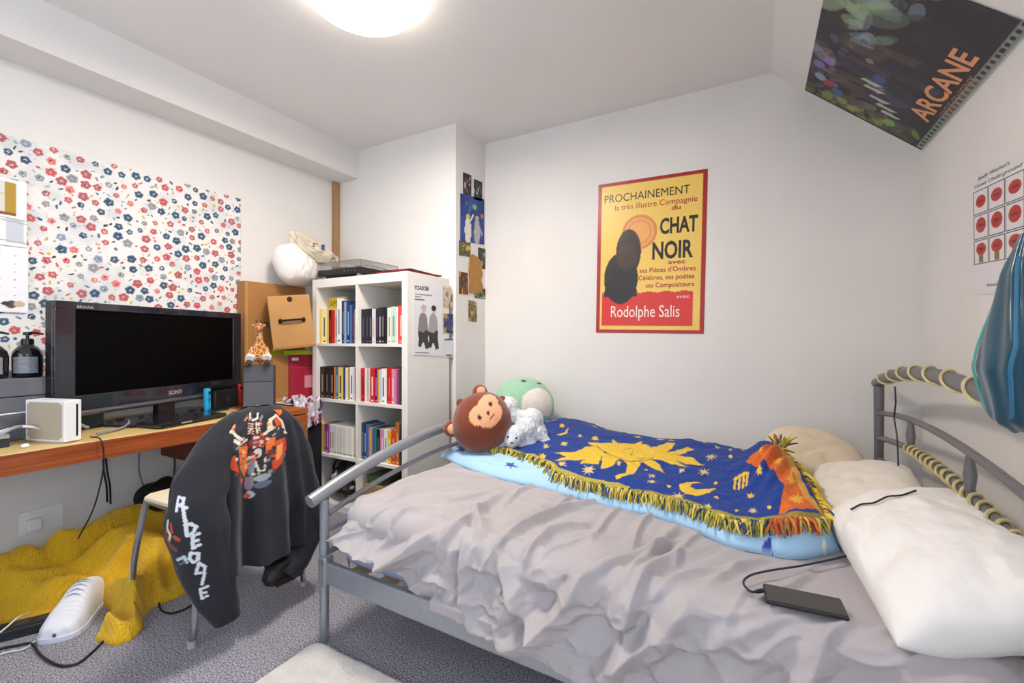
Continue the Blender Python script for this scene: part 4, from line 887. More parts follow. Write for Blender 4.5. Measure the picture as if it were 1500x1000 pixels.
for i, (w_, c_) in enumerate((((.05), 'B8402F'), ((.022), '2B4A8A'))):
    g_ = G[pt[0][0], pt[0][1]] if i == 0 else G[pt[2][0], pt[2][1]]
    q = np.array([.3, .954, 0]); nrm = np.array([.954, -.3, 0]); 
    if i == 0:
        m_ = MB()
        for z_ in (-.016, 0, .016): m_.box(0, .032, -.001, .001, z_ - .003, z_ + .003, R=np.stack([q, -nrm, up], 1), T=g_ + nrm * .004)
        m_.box(0, .006, -.001, .001, -.019, .019, R=np.stack([q, -nrm, up], 1), T=g_ + nrm * .004); m_.build('printed_letter', mat(c_, .5), bag)
    else: MB().box(0, .022, -.001, .001, -.018, .018, R=np.stack([q, -nrm, up], 1), T=g_ + nrm * .004).build('printed_mark', mat(c_, .5), bag)
# ------------------------------------------------------------------ bookcase, books, things on top
KX0, KX1, KY0, KY1, KH = -2.545, -1.73, 1.93, 2.325, 1.475
wl = mat('EAE6E0', .45, var=.03, scale=4)
kc = thing('bookcase', 'white open cube bookcase with two columns of books', 'bookcase', ((KX0 + KX1) / 2, (KY0 + KY1) / 2, 0))
MB().box(KX0, KX0 + .042, KY0, KY1, 0, KH - .055).build('side_panel', wl, kc, bev=.0015)
MB().box(KX1 - .042, KX1, KY0, KY1, 0, KH - .055).build('side_panel', wl, kc, bev=.0015)
MB().box(KX0, KX1, KY0, KY1, KH - .0549, KH).build('top_panel', wl, kc, bev=.0015)
MB().box(KX0 + .0421, KX1 - .0421, KY0, KY1, 0, .04).build('bottom_panel', wl, kc)
KXm = (KX0 + KX1) / 2
MB().box(KXm - .009, KXm + .009, KY0 + .001, KY1, .0401, KH - .0551).build('divider', wl, kc)
MB().box(KX0 + .0421, KX1 - .0421, KY1 - .005, KY1, .0401, KH - .0551).build('back_panel', mat('C9B58E', .6), kc)
SHZ = [1.06, .704, .351, .04]
for z in SHZ[:3]:
    for a, b in ((KX0 + .0421, KXm - .0091), (KXm + .0091, KX1 - .0421)): MB().box(a, b, KY0 + .001, KY1 - .0051, z - .018, z).build('shelf', wl, kc)
ORD = ['first', 'second', 'third', 'fourth', 'fifth', 'sixth', 'seventh', 'eighth', 'ninth', 'tenth', 'eleventh', 'twelfth', 'thirteenth', 'fourteenth', 'fifteenth', 'sixteenth', 'seventeenth', 'eighteenth', 'nineteenth', 'twentieth']
def cname(h):
    r, g, b = rgb(h); import colorsys; hh, s_, v_ = colorsys.rgb_to_hsv(r, g, b)
    if v_ < .24: return 'black'
    if s_ < .13: return 'white' if v_ > .86 else 'grey'
    d = hh * 360
    n = 'red' if d < 14 or d > 345 else 'orange' if d < 38 else 'yellow' if d < 66 else 'green' if d < 170 else 'teal' if d < 196 else 'blue' if d < 250 else 'purple' if d < 300 else 'pink'
    if n == 'orange' and s_ < .55: n = 'tan' if v_ > .5 else 'brown'
    if n == 'yellow' and s_ < .35: n = 'cream'
    if n == 'red' and s_ < .45 and v_ > .6: n = 'pink'
    return ('dark ' if v_ < .45 else 'pale ' if s_ < .3 and n not in ('cream', 'tan', 'pink') else '') + n
pages = mat('E9E0CC', .85, var=.1, scale=60)
def book(x, w, h, z, dep, col, col2, lean, label, y0=KY0 + .022, grp='books in the white bookcase'):
    o = thing('book', label, 'book', (x + w / 2, y0 + dep / 2, z), grp)
    R_ = rotm('Y', lean); T_ = np.array([x, y0, z])
    m_ = MB(); tc_ = min(.0025, w * .15)
    m_.box(0, w, 0, .002, 0, h, R=R_, T=T_).box(0, tc_, .002, dep, 0, h, R=R_, T=T_).box(w - tc_, w, .002, dep, 0, h, R=R_, T=T_)
    m_.build('cover', mat(col, .45), o)
    MB().box(tc_, w - tc_, .0021, dep - .004, .003, h - .003, R=R_, T=T_).build('pages', pages, o)
    if col2:
        a, b = (.2, .75)
        if w > .018: MB().box(w * .36, w * .64, -.0007, 0, h * a, h * b, R=R_, T=T_).build('title_band', mat(col2, .5), o)
        MB().box(w * .25, w * .75, -.0007, 0, h * .04, h * .08, R=R_, T=T_).build('publisher_mark', mat(col2, .5), o)
ROWS = {
 (0, 0): (1.06, [('E8CF6A', .014, .222), ('F3E7B0', .04, .222, '5A5248'), ('E6BE58', .02, .22), ('2A2420', .026, .215, 'B0402A'), ('C8201E', .026, .217), ('BDB9B6', .022, .225, '77737A'), ('EDEDED', .03, .285, '4A4A50'), ('22304E', .026, .27, '5F7FA0'), ('8FA0BE', .016, .26), ('1E3358', .028, .265, '9FB2CC'), ('3F74B0', .013, .24), ('16335E', .022, .25, 'B03040'), ('D9C49A', .014, .21), ('8A5A3A', .014, .205)]),
 (0, 1): (1.06, [('1C1C20', .036, .212, '4A4A50'), ('22222A', .03, .213, '50505A'), ('1E1A1C', .028, .213, '6A6660'), ('CFD4DA', .026, .213, 'E59A2A'), ('2E1E38', .02, .213, '6A4A80'), ('2A2A2A', .026, .213, 'C9C9C4'), ('1B1B1E', .026, .216, '8A8680'), ('26262A', .018, .21), ('E8E2D6', .032, .214, 'A89A8A'), ('BFD3C2', .038, .218, '7F9A86'), ('F0EFEA', .012, .216), ('D84A44', .045, .22, 'F0A8A0')]),
 (1, 0): (.704, [('2A2622', .04, .205, '8A867E'), ('241E1C', .038, .205, '6A5E50'), ('2C2E2C', .018, .204), ('1F1F1C', .022, .204, 'B0AEA4'), ('D9743E', .016, .203), ('3B6C93', .024, .205, '9CC4DC'), ('E8C560', .036, .206, '4A3E22'), ('2A3E7A', .02, .204), ('E7E3DA', .022, .205), ('C2A24A', .014, .202), ('E9E9EC', .026, .206, '2A2A30'), ('D8D2CC', .016, .2), ('8E2B30', .024, .203, 'D9B0A0')]),
 (1, 1): (.704, [('CE1F24', .034, .205, '3A1012'), ('E4E4E4', .014, .203), ('B9B4A8', .016, .203), ('D8D0C8', .016, .203, '5A5A5A'), ('D81E30', .036, .205, 'F0D0C8'), ('1F2C5E', .02, .204, 'D88AA0'), ('E59A3A', .012, .203), ('B4CDD4', .018, .204), ('EDEDEA', .03, .206, '4A5A5A'), ('E4E0DA', .012, .204), ('CF1616', .04, .208, 'E05A50'), ('D98AA0', .024, .206, 'F4D8E0'), ('CE7F9E', .016, .204), ('8E3F70', .018, .204, '2A2030'), ('3C3A34', .022, .206), ('39415A', .014, .207)]),
 (2, 0): (.351, [('E5D92A', .02, .185, '1F5E5A'), ('D9A98A', .013, .184), ('B0423E', .024, .184, 'D9A0C0'), ('8E4FA0', .02, .184, 'E0C0E8'), ('E9E4EE', .02, .184, 'B05A2A'), ('E6E6EE', .022, .184, 'C08040')] + [(c, .0165, .18, d) for c, d in (('EAE6E0', '3A3632'), ('E4E0DA', '55504A'), ('ECE8E2', '2E2A2A'), ('E0DCD6', '4A4A44'), ('E8E4E0', '6A3A30'), ('E6E2DC', '2E2E34'), ('EAE8E4', '4A3E3A'), ('E2DED8', '34302C'), ('E8E4DC', '50302A'), ('E6E4E0', '2A3A34'), ('D9B08A', '3A4A3A'))]),
 (2, 1): (.351, [('33424A', .02, .222, '7A8A92'), ('1E2A42', .02, .216, 'C0C0C8'), ('3A6CB4', .022, .21), ('E09A4A', .014, .196), ('C988A8', .012, .196), ('2E6E86', .014, .196, 'D0D0D0'), ('2C8A84', .012, .195), ('1C2424', .028, .194, '6A6A6A'), ('D48AB0', .03, .196, 'F0D0E0'), ('EDEDE9', .026, .198, '8A8A8A'), ('E3B421', .024, .195, 'F4E4A0'), ('DA4426', .03, .2, 'F0A080'), ('B06A30', .028, .252, 'E0B070'), ('3A2A22', .018, .24)]),
}
RN = ('top', 'second', 'third')
for (r, c), (z, lst) in ROWS.items():
    x = (KX0 + .046) if c == 0 else (KXm + .013); tot = sum(b[1] for b in lst); room = (KXm - KX0 - .06 if c == 0 else KX1 - KXm - .06); sc = min(1.12, room / tot)
    names = [cname(b[0]) for b in lst]
    for i, b in enumerate(lst):
        w = b[1] * sc
        same = names.count(names[i]) > 1
        lab = f"{names[i]} book, {ORD[i]} from the left in the {RN[r]} {'left' if c == 0 else 'right'} compartment of the bookcase"
        book(x + .0004, w - .0008, b[2] + rng.uniform(-.003, .003), z, rng.uniform(.12, .14) if r else (.06 if (c == 0 and i < 7) else .115), b[0], b[3] if len(b) > 3 else None, 0, lab, y0=KY0 + .02 + rng.uniform(0, .008))
        x += w
# yellow book facing out behind the first row
ab = thing('book', 'tall yellow book facing outwards behind the top left row', 'book', (-2.4, 2.12, 1.06), 'books in the white bookcase')
MB().box(-2.5, -2.345, 2.022, 2.025, 1.06, 1.365).box(-2.5, -2.345, 2.044, 2.047, 1.06, 1.365).box(-2.5, -2.497, 2.025, 2.044, 1.06, 1.365).build('cover', mat('EBC93C', .4), ab)
MB().box(-2.497, -2.348, 2.0251, 2.0439, 1.063, 1.362).build('pages', pages, ab)
put_text('AFTER', .05, (-2.485, 2.0212, 1.305), (1, 0, 0), (0, 0, 1), mat('5A4A18', .5), ab, width=.13)
# lower compartments
lb_ = thing('patterned_bag', 'black and white patterned bag stuffed in the bottom left compartment', 'bag', (-2.33, 2.1, .04))
rg = np.random.default_rng(3)
G, lx_, ly_, lz_ = paintball((-2.325, 2.08, .165), (.155, .125, .13), (np.array([1, 0, 0]), np.array([0, 0, 1.]), np.array([0, -1., 0])), 80, 50, fn=lambda a, b, c: 1 + .25 * fbm(a * 2.5 + 3, b * 2.5 + c, 3))
p = Paint(lx_ * 1., ly_, '26242A')
for i in range(46): p.ell(rg.uniform(-1, 1), rg.uniform(-1, 1), rg.uniform(.04, .15), rg.uniform(.03, .09), rg.choice(['D8D2C8', '8A7A66', '14141A', 'B8B0A8', '5A4A3A']), 1, rg.uniform(0, 3))
MB().grid(G, C=p.C, cv=True).build('body', mat('FFFFFF', .85, vcol=True), lb_, smooth=True, ang=180)
MB().tube(smoothpath([(-2.43, 2.0, .24), (-2.38, 1.985, .3), (-2.3, 1.985, .31), (-2.25, 2.0, .25)], 20), .008, 8).build('strap', mat('1A1A1E', .7), lb_, smooth=True)
for i, (x0, x1, y0, z0_, z1_, c, l) in enumerate(((-2.115, -1.95, 1.96, .04, .2, 'B08A58', 'tan cardboard box in the bottom right compartment of the bookcase'), (-1.94, -1.8, 1.97, .04, .15, '2A2A2E', 'black box in the bottom right compartment of the bookcase'), (-2.1, -1.97, 1.98, .201, .25, '5A6A4A', 'olive tin on the tan box in the bottom right compartment'))):
    o = thing('small_box', l, 'box', ((x0 + x1) / 2, y0 + .1, z0_)); MB().box(x0, x1, y0, y0 + .22, z0_, z1_ - .03).build('box_base', mat(c, .6, var=.1), o, bev=.003); MB().box(x0 - .001, x1 + .001, y0 - .001, y0 + .221, z1_ - .029, z1_).build('lid', mat(c, .55, var=.1), o, bev=.003)
# record player and flat sleeves on top
tt_ = thing('turntable', 'black record player with clear dust cover on the bookcase', 'record player', (-2.32, 2.11, KH))
MB().box(-2.525, -2.135, 1.955, 2.29, KH + .022, KH + .062).build('plinth', mat('1B1B1F', .35), tt_, bev=.004)
for x in (-2.49, -2.17):
    for y in (1.985, 2.26): MB().lathe([(.018, 0), (.02, .006), (.018, .022)], 18, T=(x, y, KH)).build('foot', mat('9A9AA0', .3, metal=.8), tt_, smooth=True)
MB().lathe([(.004, .062), (.15, .062), (.15, .074), (.003, .075)], 40, T=(-2.36, 2.12, KH)).build('platter', mat('101012', .4), tt_, smooth=True)
MB().tube(smoothpath([(-2.165, 2.24, KH + .075), (-2.165, 2.1, KH + .083), (-2.19, 2.02, KH + .08), (-2.23, 2.0, KH + .077)], 14), .004, 8).build('tonearm', mat('B8B8BC', .25, metal=.9), tt_, smooth=True)
for i in range(4): MB().lathe([(.006, 0), (.006, .003), (.002, .0035)], 12, R=rotm('X', 90), T=(-2.27 + i * .03, 1.9548, KH + .042)).build('knob', mat('4A4A50', .3), tt_)
clr = mat('F2F2F0', .06, trans=.92, ior=1.3)
m_ = MB()
for a in ((-2.525, -2.135, 1.955, 1.958, KH + .0625, KH + .105), (-2.525, -2.135, 2.287, 2.29, KH + .0625, KH + .105), (-2.525, -2.522, 1.958, 2.287, KH + .0625, KH + .105), (-2.138, -2.135, 1.958, 2.287, KH + .0625, KH + .105), (-2.525, -2.135, 1.955, 2.29, KH + .105, KH + .108)): m_.box(*a)
m_.build('dust_cover', clr, tt_)
for i, (c, dz, a, dx, dy, l) in enumerate((('3A363A', 0, 3, 0, 0, 'dark grey record sleeve at the bottom of the pile on the bookcase'), ('8E2436', .0085, -5, .01, -.01, 'crimson record sleeve in the middle of the pile on the bookcase'), ('1C1C20', .017, 6, -.01, .005, 'black record sleeve topmost in the pile on the bookcase'))):
    o = thing('record_sleeve', l, 'record', (-1.93 + dx, 2.13 + dy, KH + dz), 'record sleeves on the bookcase'); R_ = rotm('Z', a); T_ = (-1.925 + dx, 2.13 + dy, KH + dz)
    MB().box(-.158, .158, -.158, .158, .0002, .0035, R=R_, T=T_).box(-.158, .158, -.158, .158, .005, .0083, R=R_, T=T_).box(-.158, .158, .155, .158, .0035, .005, R=R_, T=T_).build('sleeve', mat(c, .35, var=.15, scale=9), o)
    MB().lathe([(.005, .0036), (.15, .0036), (.15, .0049), (.005, .0049)], 40, R=R_, T=np.array(T_) + R_ @ np.array([.012, -.012, 0])).build('disc', mat('0E0E10', .25), o)
# ------------------------------------------------------------------ things on the walls
def stamp(P, cx, cy, r, fn, col, a=1.):      # paint only near (cx, cy) on a regular grid
    ul = P.U[:, 0]; vl = P.V[0]; i0, i1 = np.searchsorted(ul, [cx - r, cx + r]); j0, j1 = np.searchsorted(vl, [cy - r, cy + r])
    if i0 >= i1 or j0 >= j1: return
    m = fn(P.U[i0:i1, j0:j1] - cx, P.V[i0:i1, j0:j1] - cy).astype(float)[..., None] * a
    P.C[i0:i1, j0:j1] = P.C[i0:i1, j0:j1] * (1 - m) + rgb(col) * m
def petal(r, n=5, rot=0., dp=.22): return lambda x, y: np.hypot(x, y) < r * (1 - dp + dp * np.abs(np.cos(n / 2 * np.arctan2(y, x) + rot)))
def oval(rx, ry, rot): c, s_ = math.cos(rot), math.sin(rot); return lambda x, y: ((x * c + y * s_) / rx) ** 2 + ((y * c - x * s_) / ry) ** 2 < 1
# floral sheet behind the desk
fy0, fy1, fz0, fz1 = .0, 1.63, .74, 1.966; nu_, nv_ = 520, 390
U, V = np.meshgrid(np.linspace(fy0, fy1, nu_), np.linspace(fz0, fz1, nv_), indexing='ij')
P = Paint(U, V, 'ECE8E4'); rf = np.random.default_rng(11)
P.put(np.clip(fbm(U * 14, V * 14, 3) * 2.2, 0, 1), 'D2D5D6', .8)
pts = []
def place(n, dmin, tries=6000):
    k_ = 0
    for _ in range(tries):
        x, y = rf.uniform(fy0, fy1), rf.uniform(fz0, fz1)
        if all((x - a) ** 2 + (y - b) ** 2 > (dmin + c) ** 2 for a, b, c in pts): pts.append((x, y, dmin)); k_ += 1; yield x, y
        if k_ >= n: return
for x, y in place(620, .0215, 16000):
    c = rf.choice(['CC565C', 'D4686C', '3A6080', '3F5F7A', '8FA2B8', 'EE8E88', '9A9CA0'], p=[.26, .14, .24, .14, .06, .07, .09]); r = rf.uniform(.013, .0225); ro = rf.uniform(0, 6)
    stamp(P, x, y, r * 1.1, petal(r, 5, ro), c); stamp(P, x, y, r, petal(r * .62, 5, ro + 1, .3), '1E3F60' if c[0] in '23' else 'B83040' if c[0] in 'DE' else '7A7C84', .55); stamp(P, x, y, .01, oval(.005, .005, 0), 'F2E6D0'); stamp(P, x, y, .01, oval(.003, .003, 0), '2A2426')
for x, y in place(500, .009, 9000):
    c = rf.choice(['A9ABAF', '2F5F86', 'C8B83A', '3A3A3E', 'D9525A', '7E8C94']); stamp(P, x, y, .02, oval(rf.uniform(.006, .012), rf.uniform(.003, .006), rf.uniform(0, 3)), c)
for i in range(900):
    x, y = rf.uniform(fy0, fy1), rf.uniform(fz0, fz1); stamp(P, x, y, .012, oval(rf.uniform(.003, .008), .0017, rf.uniform(0, 3)), rf.choice(['4A4A4E', '8A8C90', 'B8A93A', 'C06068']), .8)
G = np.dstack([np.full(U.shape, XL + .004) + .003 * np.abs(fbm(U * 5, V * 4, 3)), U, V])
tag(MB().grid(G, C=P.C).build('floral_sheet', mat('FFFFFF', .8, vcol=True), smooth=True, ang=180, solid=.001), 'white floral sheet with red and blue blossoms hung above the desk', 'wall hanging')
# generic print: four measured corners on a surface, painted front
def quad_print(name, label, cat, TL, TR, BR, BLc, base, nrm, paint=None, n=(60, 80), off=.0025, group=None, rough=.5, thick=.0012, bevel=False):
    C4 = [np.asarray(c) for c in (TL, TR, BR, BLc)]; nrm = np.asarray(nrm, float); nrm /= np.linalg.norm(nrm)
    w = (np.linalg.norm(C4[1] - C4[0]) + np.linalg.norm(C4[2] - C4[3])) / 2; h = (np.linalg.norm(C4[3] - C4[0]) + np.linalg.norm(C4[2] - C4[1])) / 2
    a, b = np.meshgrid(np.linspace(0, 1, n[0]), np.linspace(0, 1, n[1]), indexing='ij')
    Pm = lambda a, b: (C4[3] * ((1 - a) * (1 - b))[..., None] + C4[2] * (a * (1 - b))[..., None] + C4[0] * ((1 - a) * b)[..., None] + C4[1] * (a * b)[..., None])
    P = Paint(a, b, base)
    if paint: paint(P, w, h)
    G = Pm(a, b) + nrm * off
    o = MB().grid(G, C=P.C).build(name, mat('FFFFFF', rough, vcol=True), solid=thick)
    # face the room
    me = o.data
    if np.array(me.polygons[0].normal) @ nrm < 0:
        me.flip_normals()
    tag(o, label, cat, group)
    o['_w'] = w
    def txt(body, u, v, hh, col, wd=None, **k):     # u, v in 0..1 of the sheet; hh and wd as fractions of its height and width
        V_, F_ = textmesh(body, 1., **k)
        if not len(V_): return
        x0, x1 = V_[:, 0].min(), V_[:, 0].max(); s_ = hh / .7
        xs = (V_[:, 0] - x0) * (wd / (x1 - x0) if wd else s_ * h / w); ys = V_[:, 1] * s_
        W_ = Pm(np.asarray(u + xs), np.asarray(v + ys)) + nrm * (off + .0006)
        MB().add(W_, F_).build('lettering', mat(col, rough), o)
    return o, txt
# yellow poster on the back wall
def pp(P, w, h):
    x, y = P.U, P.V
    bx_, by_ = .035, .035 * w / h
    P.put((x > bx_) & (x < 1 - bx_) & (y > by_) & (y < 1 - by_), 'EFC65A')
    P.put((np.hypot(x - .5, y - .55) < .62) & (x > bx_) & (x < 1 - bx_) & (y > by_) & (y < 1 - by_), 'F2CE6C', .5)
    P.put((x > .055) & (x < .9) & (y > .05) & (y < .265 + .004 * np.sin(x * 40)), 'D8322A')
    d = np.hypot((x - .41), (y - .655) * h / w); P.put(d < .165, 'E9A05A', .8); P.put((d < .165) & (d > .14), 'D9824A'); P.put((d < .12) & (d > .10), 'D9824A', .6)
    # plain dark rounded form
    P.ell(.24, .36, .165, .17, '2B221E'); P.ell(.31, .53, .12, .15, '3A2A20'); P.poly([(.075, .24), (.4, .24), (.38, .45), (.1, .42)], '2B221E')
    P.put((((x - .3) / .1) ** 2 + ((y - .5) / .09) ** 2 < 1), '5A3E2A', .45)
c = [onY(x, y, YB) for x, y in ((877, 271), (1037, 247), (1031, 489), (873, 487))]
o, tx = quad_print('poster', 'yellow cabaret poster with red border and dark lettering on the back wall', 'poster', *c, 'A92420', (0, -1, 0), pp, (150, 200), rough=.35)
K_, R_d = '1E1C1A', 'A82820'
tx('PROCHAINEMENT', .065, .868, .052, K_, .79, bold=0.); tx('la très illustre Compagnie', .17, .812, .036, R_d, .75, bold=.004); tx('du', .7, .775, .028, R_d, .08, bold=.02)
tx('CHAT', .6, .632, .095, K_, .33, bold=.03); tx('NOIR', .535, .475, .105, K_, .36, bold=.03); tx('avec', .68, .437, .026, R_d, .15, bold=.02)
tx("ses Pièces d'Ombres", .42, .39, .03, R_d, .5, bold=.015); tx('Célèbres, ses poètes', .41, .342, .03, R_d, .5, bold=.015); tx('ses Compositeurs', .48, .293, .03, R_d, .43, bold=.015)
tx('avec', .76, .222, .022, 'F2E6D8', .11); tx('Rodolphe Salis', .15, .105, .075, 'F4EDE0', .64)
# postcards on the boxed-out wall side
rc = np.random.default_rng(5)
def blobs(cols, k=26, s_=.25):
    def f(P, w, h):
        for i in range(k): P.ell(rc.uniform(0, 1), rc.uniform(0, 1), rc.uniform(.06, s_), rc.uniform(.04, s_ * .7), rc.choice(cols), .85, rc.uniform(0, 3))
    return f
def figures(P, w, h):
    blobs(['1E3A8A', '27489E', '2E6A9A', '1A2C6E'], 30)(P, w, h)
    for x0, c_ in ((.3, 'E8E2D4'), (.68, 'B8B4B4')):
        P.ell(x0, .25, .13, .3, c_); P.ell(x0, .55, .08, .06, 'E0C060' if x0 < .5 else c_); P.line([(x0 + .05, .42), (x0 + .22, .6 if x0 < .5 else .2)], .05, c_)
    P.ell(.58, .78, .08, .06, '7AC06A'); P.ell(.9, .62, .06, .05, 'D98A3A')
def px_card(pl, x0, y0, x1, y1, sk=0.): return [pl(x0, y0), pl(x1, y0 + sk), pl(x1, y1 + sk * .6), pl(x0, y1)]
pX = lambda x, y: onX(x, y, XP)
for i, (x0, y0, x1, y1, sk, base, fn, lab) in enumerate((
    (678, 252, 690, 284, 5, '2A2628', blobs(['1A181A', '4A3A34', 'D88A60', 'C9C0B8'], 14, .18), 'small dark photo card, upper left of the wall collage'),
    (694, 262, 706, 292, 5, '22242A', blobs(['14161A', '4A4E56', 'B8B8BA', '6A6A70'], 14, .18), 'small dark photo card, upper right of the wall collage'),
    (674, 283, 709, 353, 9, '24408E', figures, 'blue art print with two pale figures, largest in the wall collage'),
    (672, 352, 689, 374, 4, '5A5230', blobs(['8A7A2A', '3A4A28', 'C9B84A', '6A4A28'], 18), 'small green and gold art card below the blue print'),
    (700, 362, 712, 393, 3, '2E3A2A', blobs(['1A2018', '4A5A3A', 'B8A88A', '6A4A3A'], 16), 'small dark green art card right of the brown paper'),
    (672, 397, 685, 430, 3, '5A3218', blobs(['C9782A', '3A2010', '8A4A1E', 'E0A84A'], 16), 'small amber art card left of the brown paper'),
    (695, 420, 711, 436, 3, '4A5244', blobs(['2A3430', 'A8A078', '6A7A5A', 'D0C8A8'], 16), 'small grey green card at the foot of the brown paper'),
    (686, 439, 698, 470, 3, '8A7238', blobs(['2E4A7A', 'C9B06A', '4A3A20', '6A8AA8'], 14), 'lowest small card of the wall collage, gold and blue'))):
    quad_print('postcard', lab, 'picture card', *px_card(pX, x0, y0, x1, y1, sk), base, (1, 0, 0), fn, (30, 50), group='collage on the boxed-out wall')
bp_ = [(688, 374), (692, 372), (700, 377), (704, 383), (705, 395), (707, 402), (704, 410), (707, 419), (705, 428), (696, 430), (686, 429), (687, 412), (686, 395), (687, 383)]
V_ = [pX(*p) + np.array([.004, 0, 0]) for p in bp_]; n_ = len(V_)
tag(MB().add(V_ + [v - np.array([.0012, 0, 0]) for v in V_], [tuple(range(n_)), tuple(range(2 * n_ - 1, n_ - 1, -1))] + [(i, (i + 1) % n_, n_ + (i + 1) % n_, n_ + i) for i in range(n_)]).build('torn_paper', mat('B98648', .8, var=.2, scale=30)), 'torn piece of brown paper pinned in the wall collage', 'paper')
# prints on the bookcase side
kX = lambda x, y: onX(x, y, KX1)
def yo(P, w, h):
    for (cx, c1, c2) in ((.32, '8A8488', '3A3436'), (.66, 'A6A2A4', '33302F')):
        P.ell(cx, .30, .17, .13, c2); P.poly([(cx - .12, .3), (cx + .14, .3), (cx + .2, .1), (cx + .08, .08), (cx, .2), (cx - .08, .1), (cx - .17, .12)], c2)
        P.ell(cx, .47, .14, .12, c1); P.line([(cx - .1, .5), (cx - .14, .36), (cx + .02, .34)], .06, c1); P.line([(cx + .1, .5), (cx + .13, .38), (cx, .36)], .06, c1)
        P.ell(cx + .02, .63, .07, .05, 'D9C0B4'); P.ell(cx + .02, .66, .085, .04, '2A2426' if cx > .5 else 'C9B8B0')
    for v, u1 in ((.835, .62), (.80, .25), (.765, .36)): P.put((P.U > .06) & (P.U < u1) & (np.abs(P.V - v) < .008), '5A5A60', .8)
    P.put((P.U > .05) & (P.U < .5) & (np.abs(P.V - .03) < .008), '4A4A50', .8)
o, tx = quad_print('poster', 'black and white music poster of two seated people on the bookcase side', 'poster', kX(604, 413), kX(648, 417), kX(648, 521), kX(605, 519), 'E6E6EA', (1, 0, 0), yo, (90, 150), off=.003)
tx('YOASOBI', .04, .9, .055, '26262A', .46, bold=.03)
for (x0, y0, x1, y1, sk, base, fn, lab) in ((649.5, 421, 662, 449, 3, 'C9B8A0', blobs(['8A7258', 'E0D4C0', '5A4A3C'], 14), 'beige art card at the top right of the bookcase side'),
    (649.5, 459, 663, 487, 1, '2A2E5A', blobs(['1A2048', 'C9A84A', '6A5A8A', '3A4A7A'], 14), 'dark blue and gold art card on the bookcase side'),
    (651, 496, 663, 523, 0, 'E2E4EA', lambda P, w, h: (P.put(P.V > .9, '3A5AA0'), P.ell(.5, .1, .4, .06, 'B05A4A')), 'white card with blue edge, lowest on the bookcase side')):
    quad_print('postcard', lab, 'picture card', *px_card(kX, x0, y0, x1, y1, sk), base, (1, 0, 0), fn, (30, 50), group='cards on the bookcase side', off=.003)
# print sheet and calendar at the left, over the floral sheet
lX = lambda x, y: onX(x, y, XL + .012)
def sketch(P, w, h):
    P.put((P.U > .8) & (P.U < .9) & (P.V > .45) & (P.V < .95), 'B08A22'); P.put((P.U > .3) & (P.U < .9) & (P.V > .45) & (P.V < .5), '8A4A22')
    P.put((P.U > .35) & (P.U < .8) & (P.V > .5) & (P.V < .95), 'DAD6CE'); P.line([(.4, .72), (.78, .76)], .02, 'D8B83A')
    P.put((P.U > .82) & (P.U < .97) & (P.V > .05) & (P.V < .42), 'C9CCD4'); P.put((P.U > .5) & (P.U < .66) & (P.V > .02) & (P.V < .3), '8A8690'); P.put((P.U < .7) & (P.V < .05), 'C8342E')
    for v in (.42, .38, .08): P.line([(.75, v), (1, v - .02)], .012, '9A9CA4')
def off_l(px, y): return lX(px, y)
yR = lX(39, 300)[1]; zt_, zm_, zb_ = lX(39, 268)[2], lX(39, 364)[2], lX(39, 458)[2]; X4 = XL + .012
quad_print('art_print', 'sketchy art print of a window frame above the calendar', 'picture', (X4, .36, zt_ + .01), (X4, yR, zt_), (X4, yR, zm_ + .003), (X4, .36, zm_ + .003), 'F0EEEA', (1, 0, 0), sketch, (90, 90), off=.002)
def cal(P, w, h):
    for r in range(6):
        for c_ in range(7): P.put((np.abs(P.U - .1 - c_ * .13) < .012) & (np.abs(P.V - .86 + r * .12) < .006), 'A8A8B4')
    P.ell(.85, .12, .05, .06, '5A4A44'); P.ell(.92, .13, .05, .05, 'C9B49A'); P.ell(.8, .13, .04, .03, '3A3230')
quad_print('calendar', 'plain white wall calendar hanging above the pump bottles', 'calendar', (X4, .36, zm_), (X4, yR + .004, zm_), (X4, yR + .004, zb_), (X4, .36, zb_), 'F1EDF1', (1, 0, 0), cal, (90, 90), off=.003)
# lips poster on the right wall
rX = lambda x, y: onX(x, y, XR)
tl, bl_ = rX(1425, 258), rX(1427, 432); tr, br_ = rX(1506, 214), rX(1506, 427)
def lips(P, w, h):
    for r in range(3):
        for c_ in range(3):
            x0 = .03 + c_ * .315; y0 = .66 - r * .205
            P.put((P.U > x0) & (P.U < x0 + .305) & (P.V > y0) & (P.V < y0 + .195), '3A3A40'); P.put((P.U > x0 + .012) & (P.U < x0 + .293) & (P.V > y0 + .007) & (P.V < y0 + .188), 'E4E0E2')
            P.ell(x0 + .155, y0 + (.1, .11, .12)[r], .105, (.05, .062, .05)[r], 'B8261E'); P.ell(x0 + .155, y0 + (.1, .11, .12)[r], .06, .012, '7A1612')
            if r == 2: P.put((np.abs(P.U - x0 - .155) < .045) & (P.V > y0 + .01) & (P.V < y0 + .075), '8A6A30')
o, tx = quad_print('poster', 'white music poster with a grid of red lips by the headboard', 'poster', tl, tr, br_, bl_, 'E4E0E2', (-1, 0, 0), lips, (200, 260), rough=.45)
tx("Andy Warhol's", .12, .935, .03, '26262C', .62, shear=.3); tx('Velvet Underground', .06, .88, .03, '26262C', .88, shear=.3); tx('featuring Nico', .3, .06, .028, '26262C', .42, shear=.3)
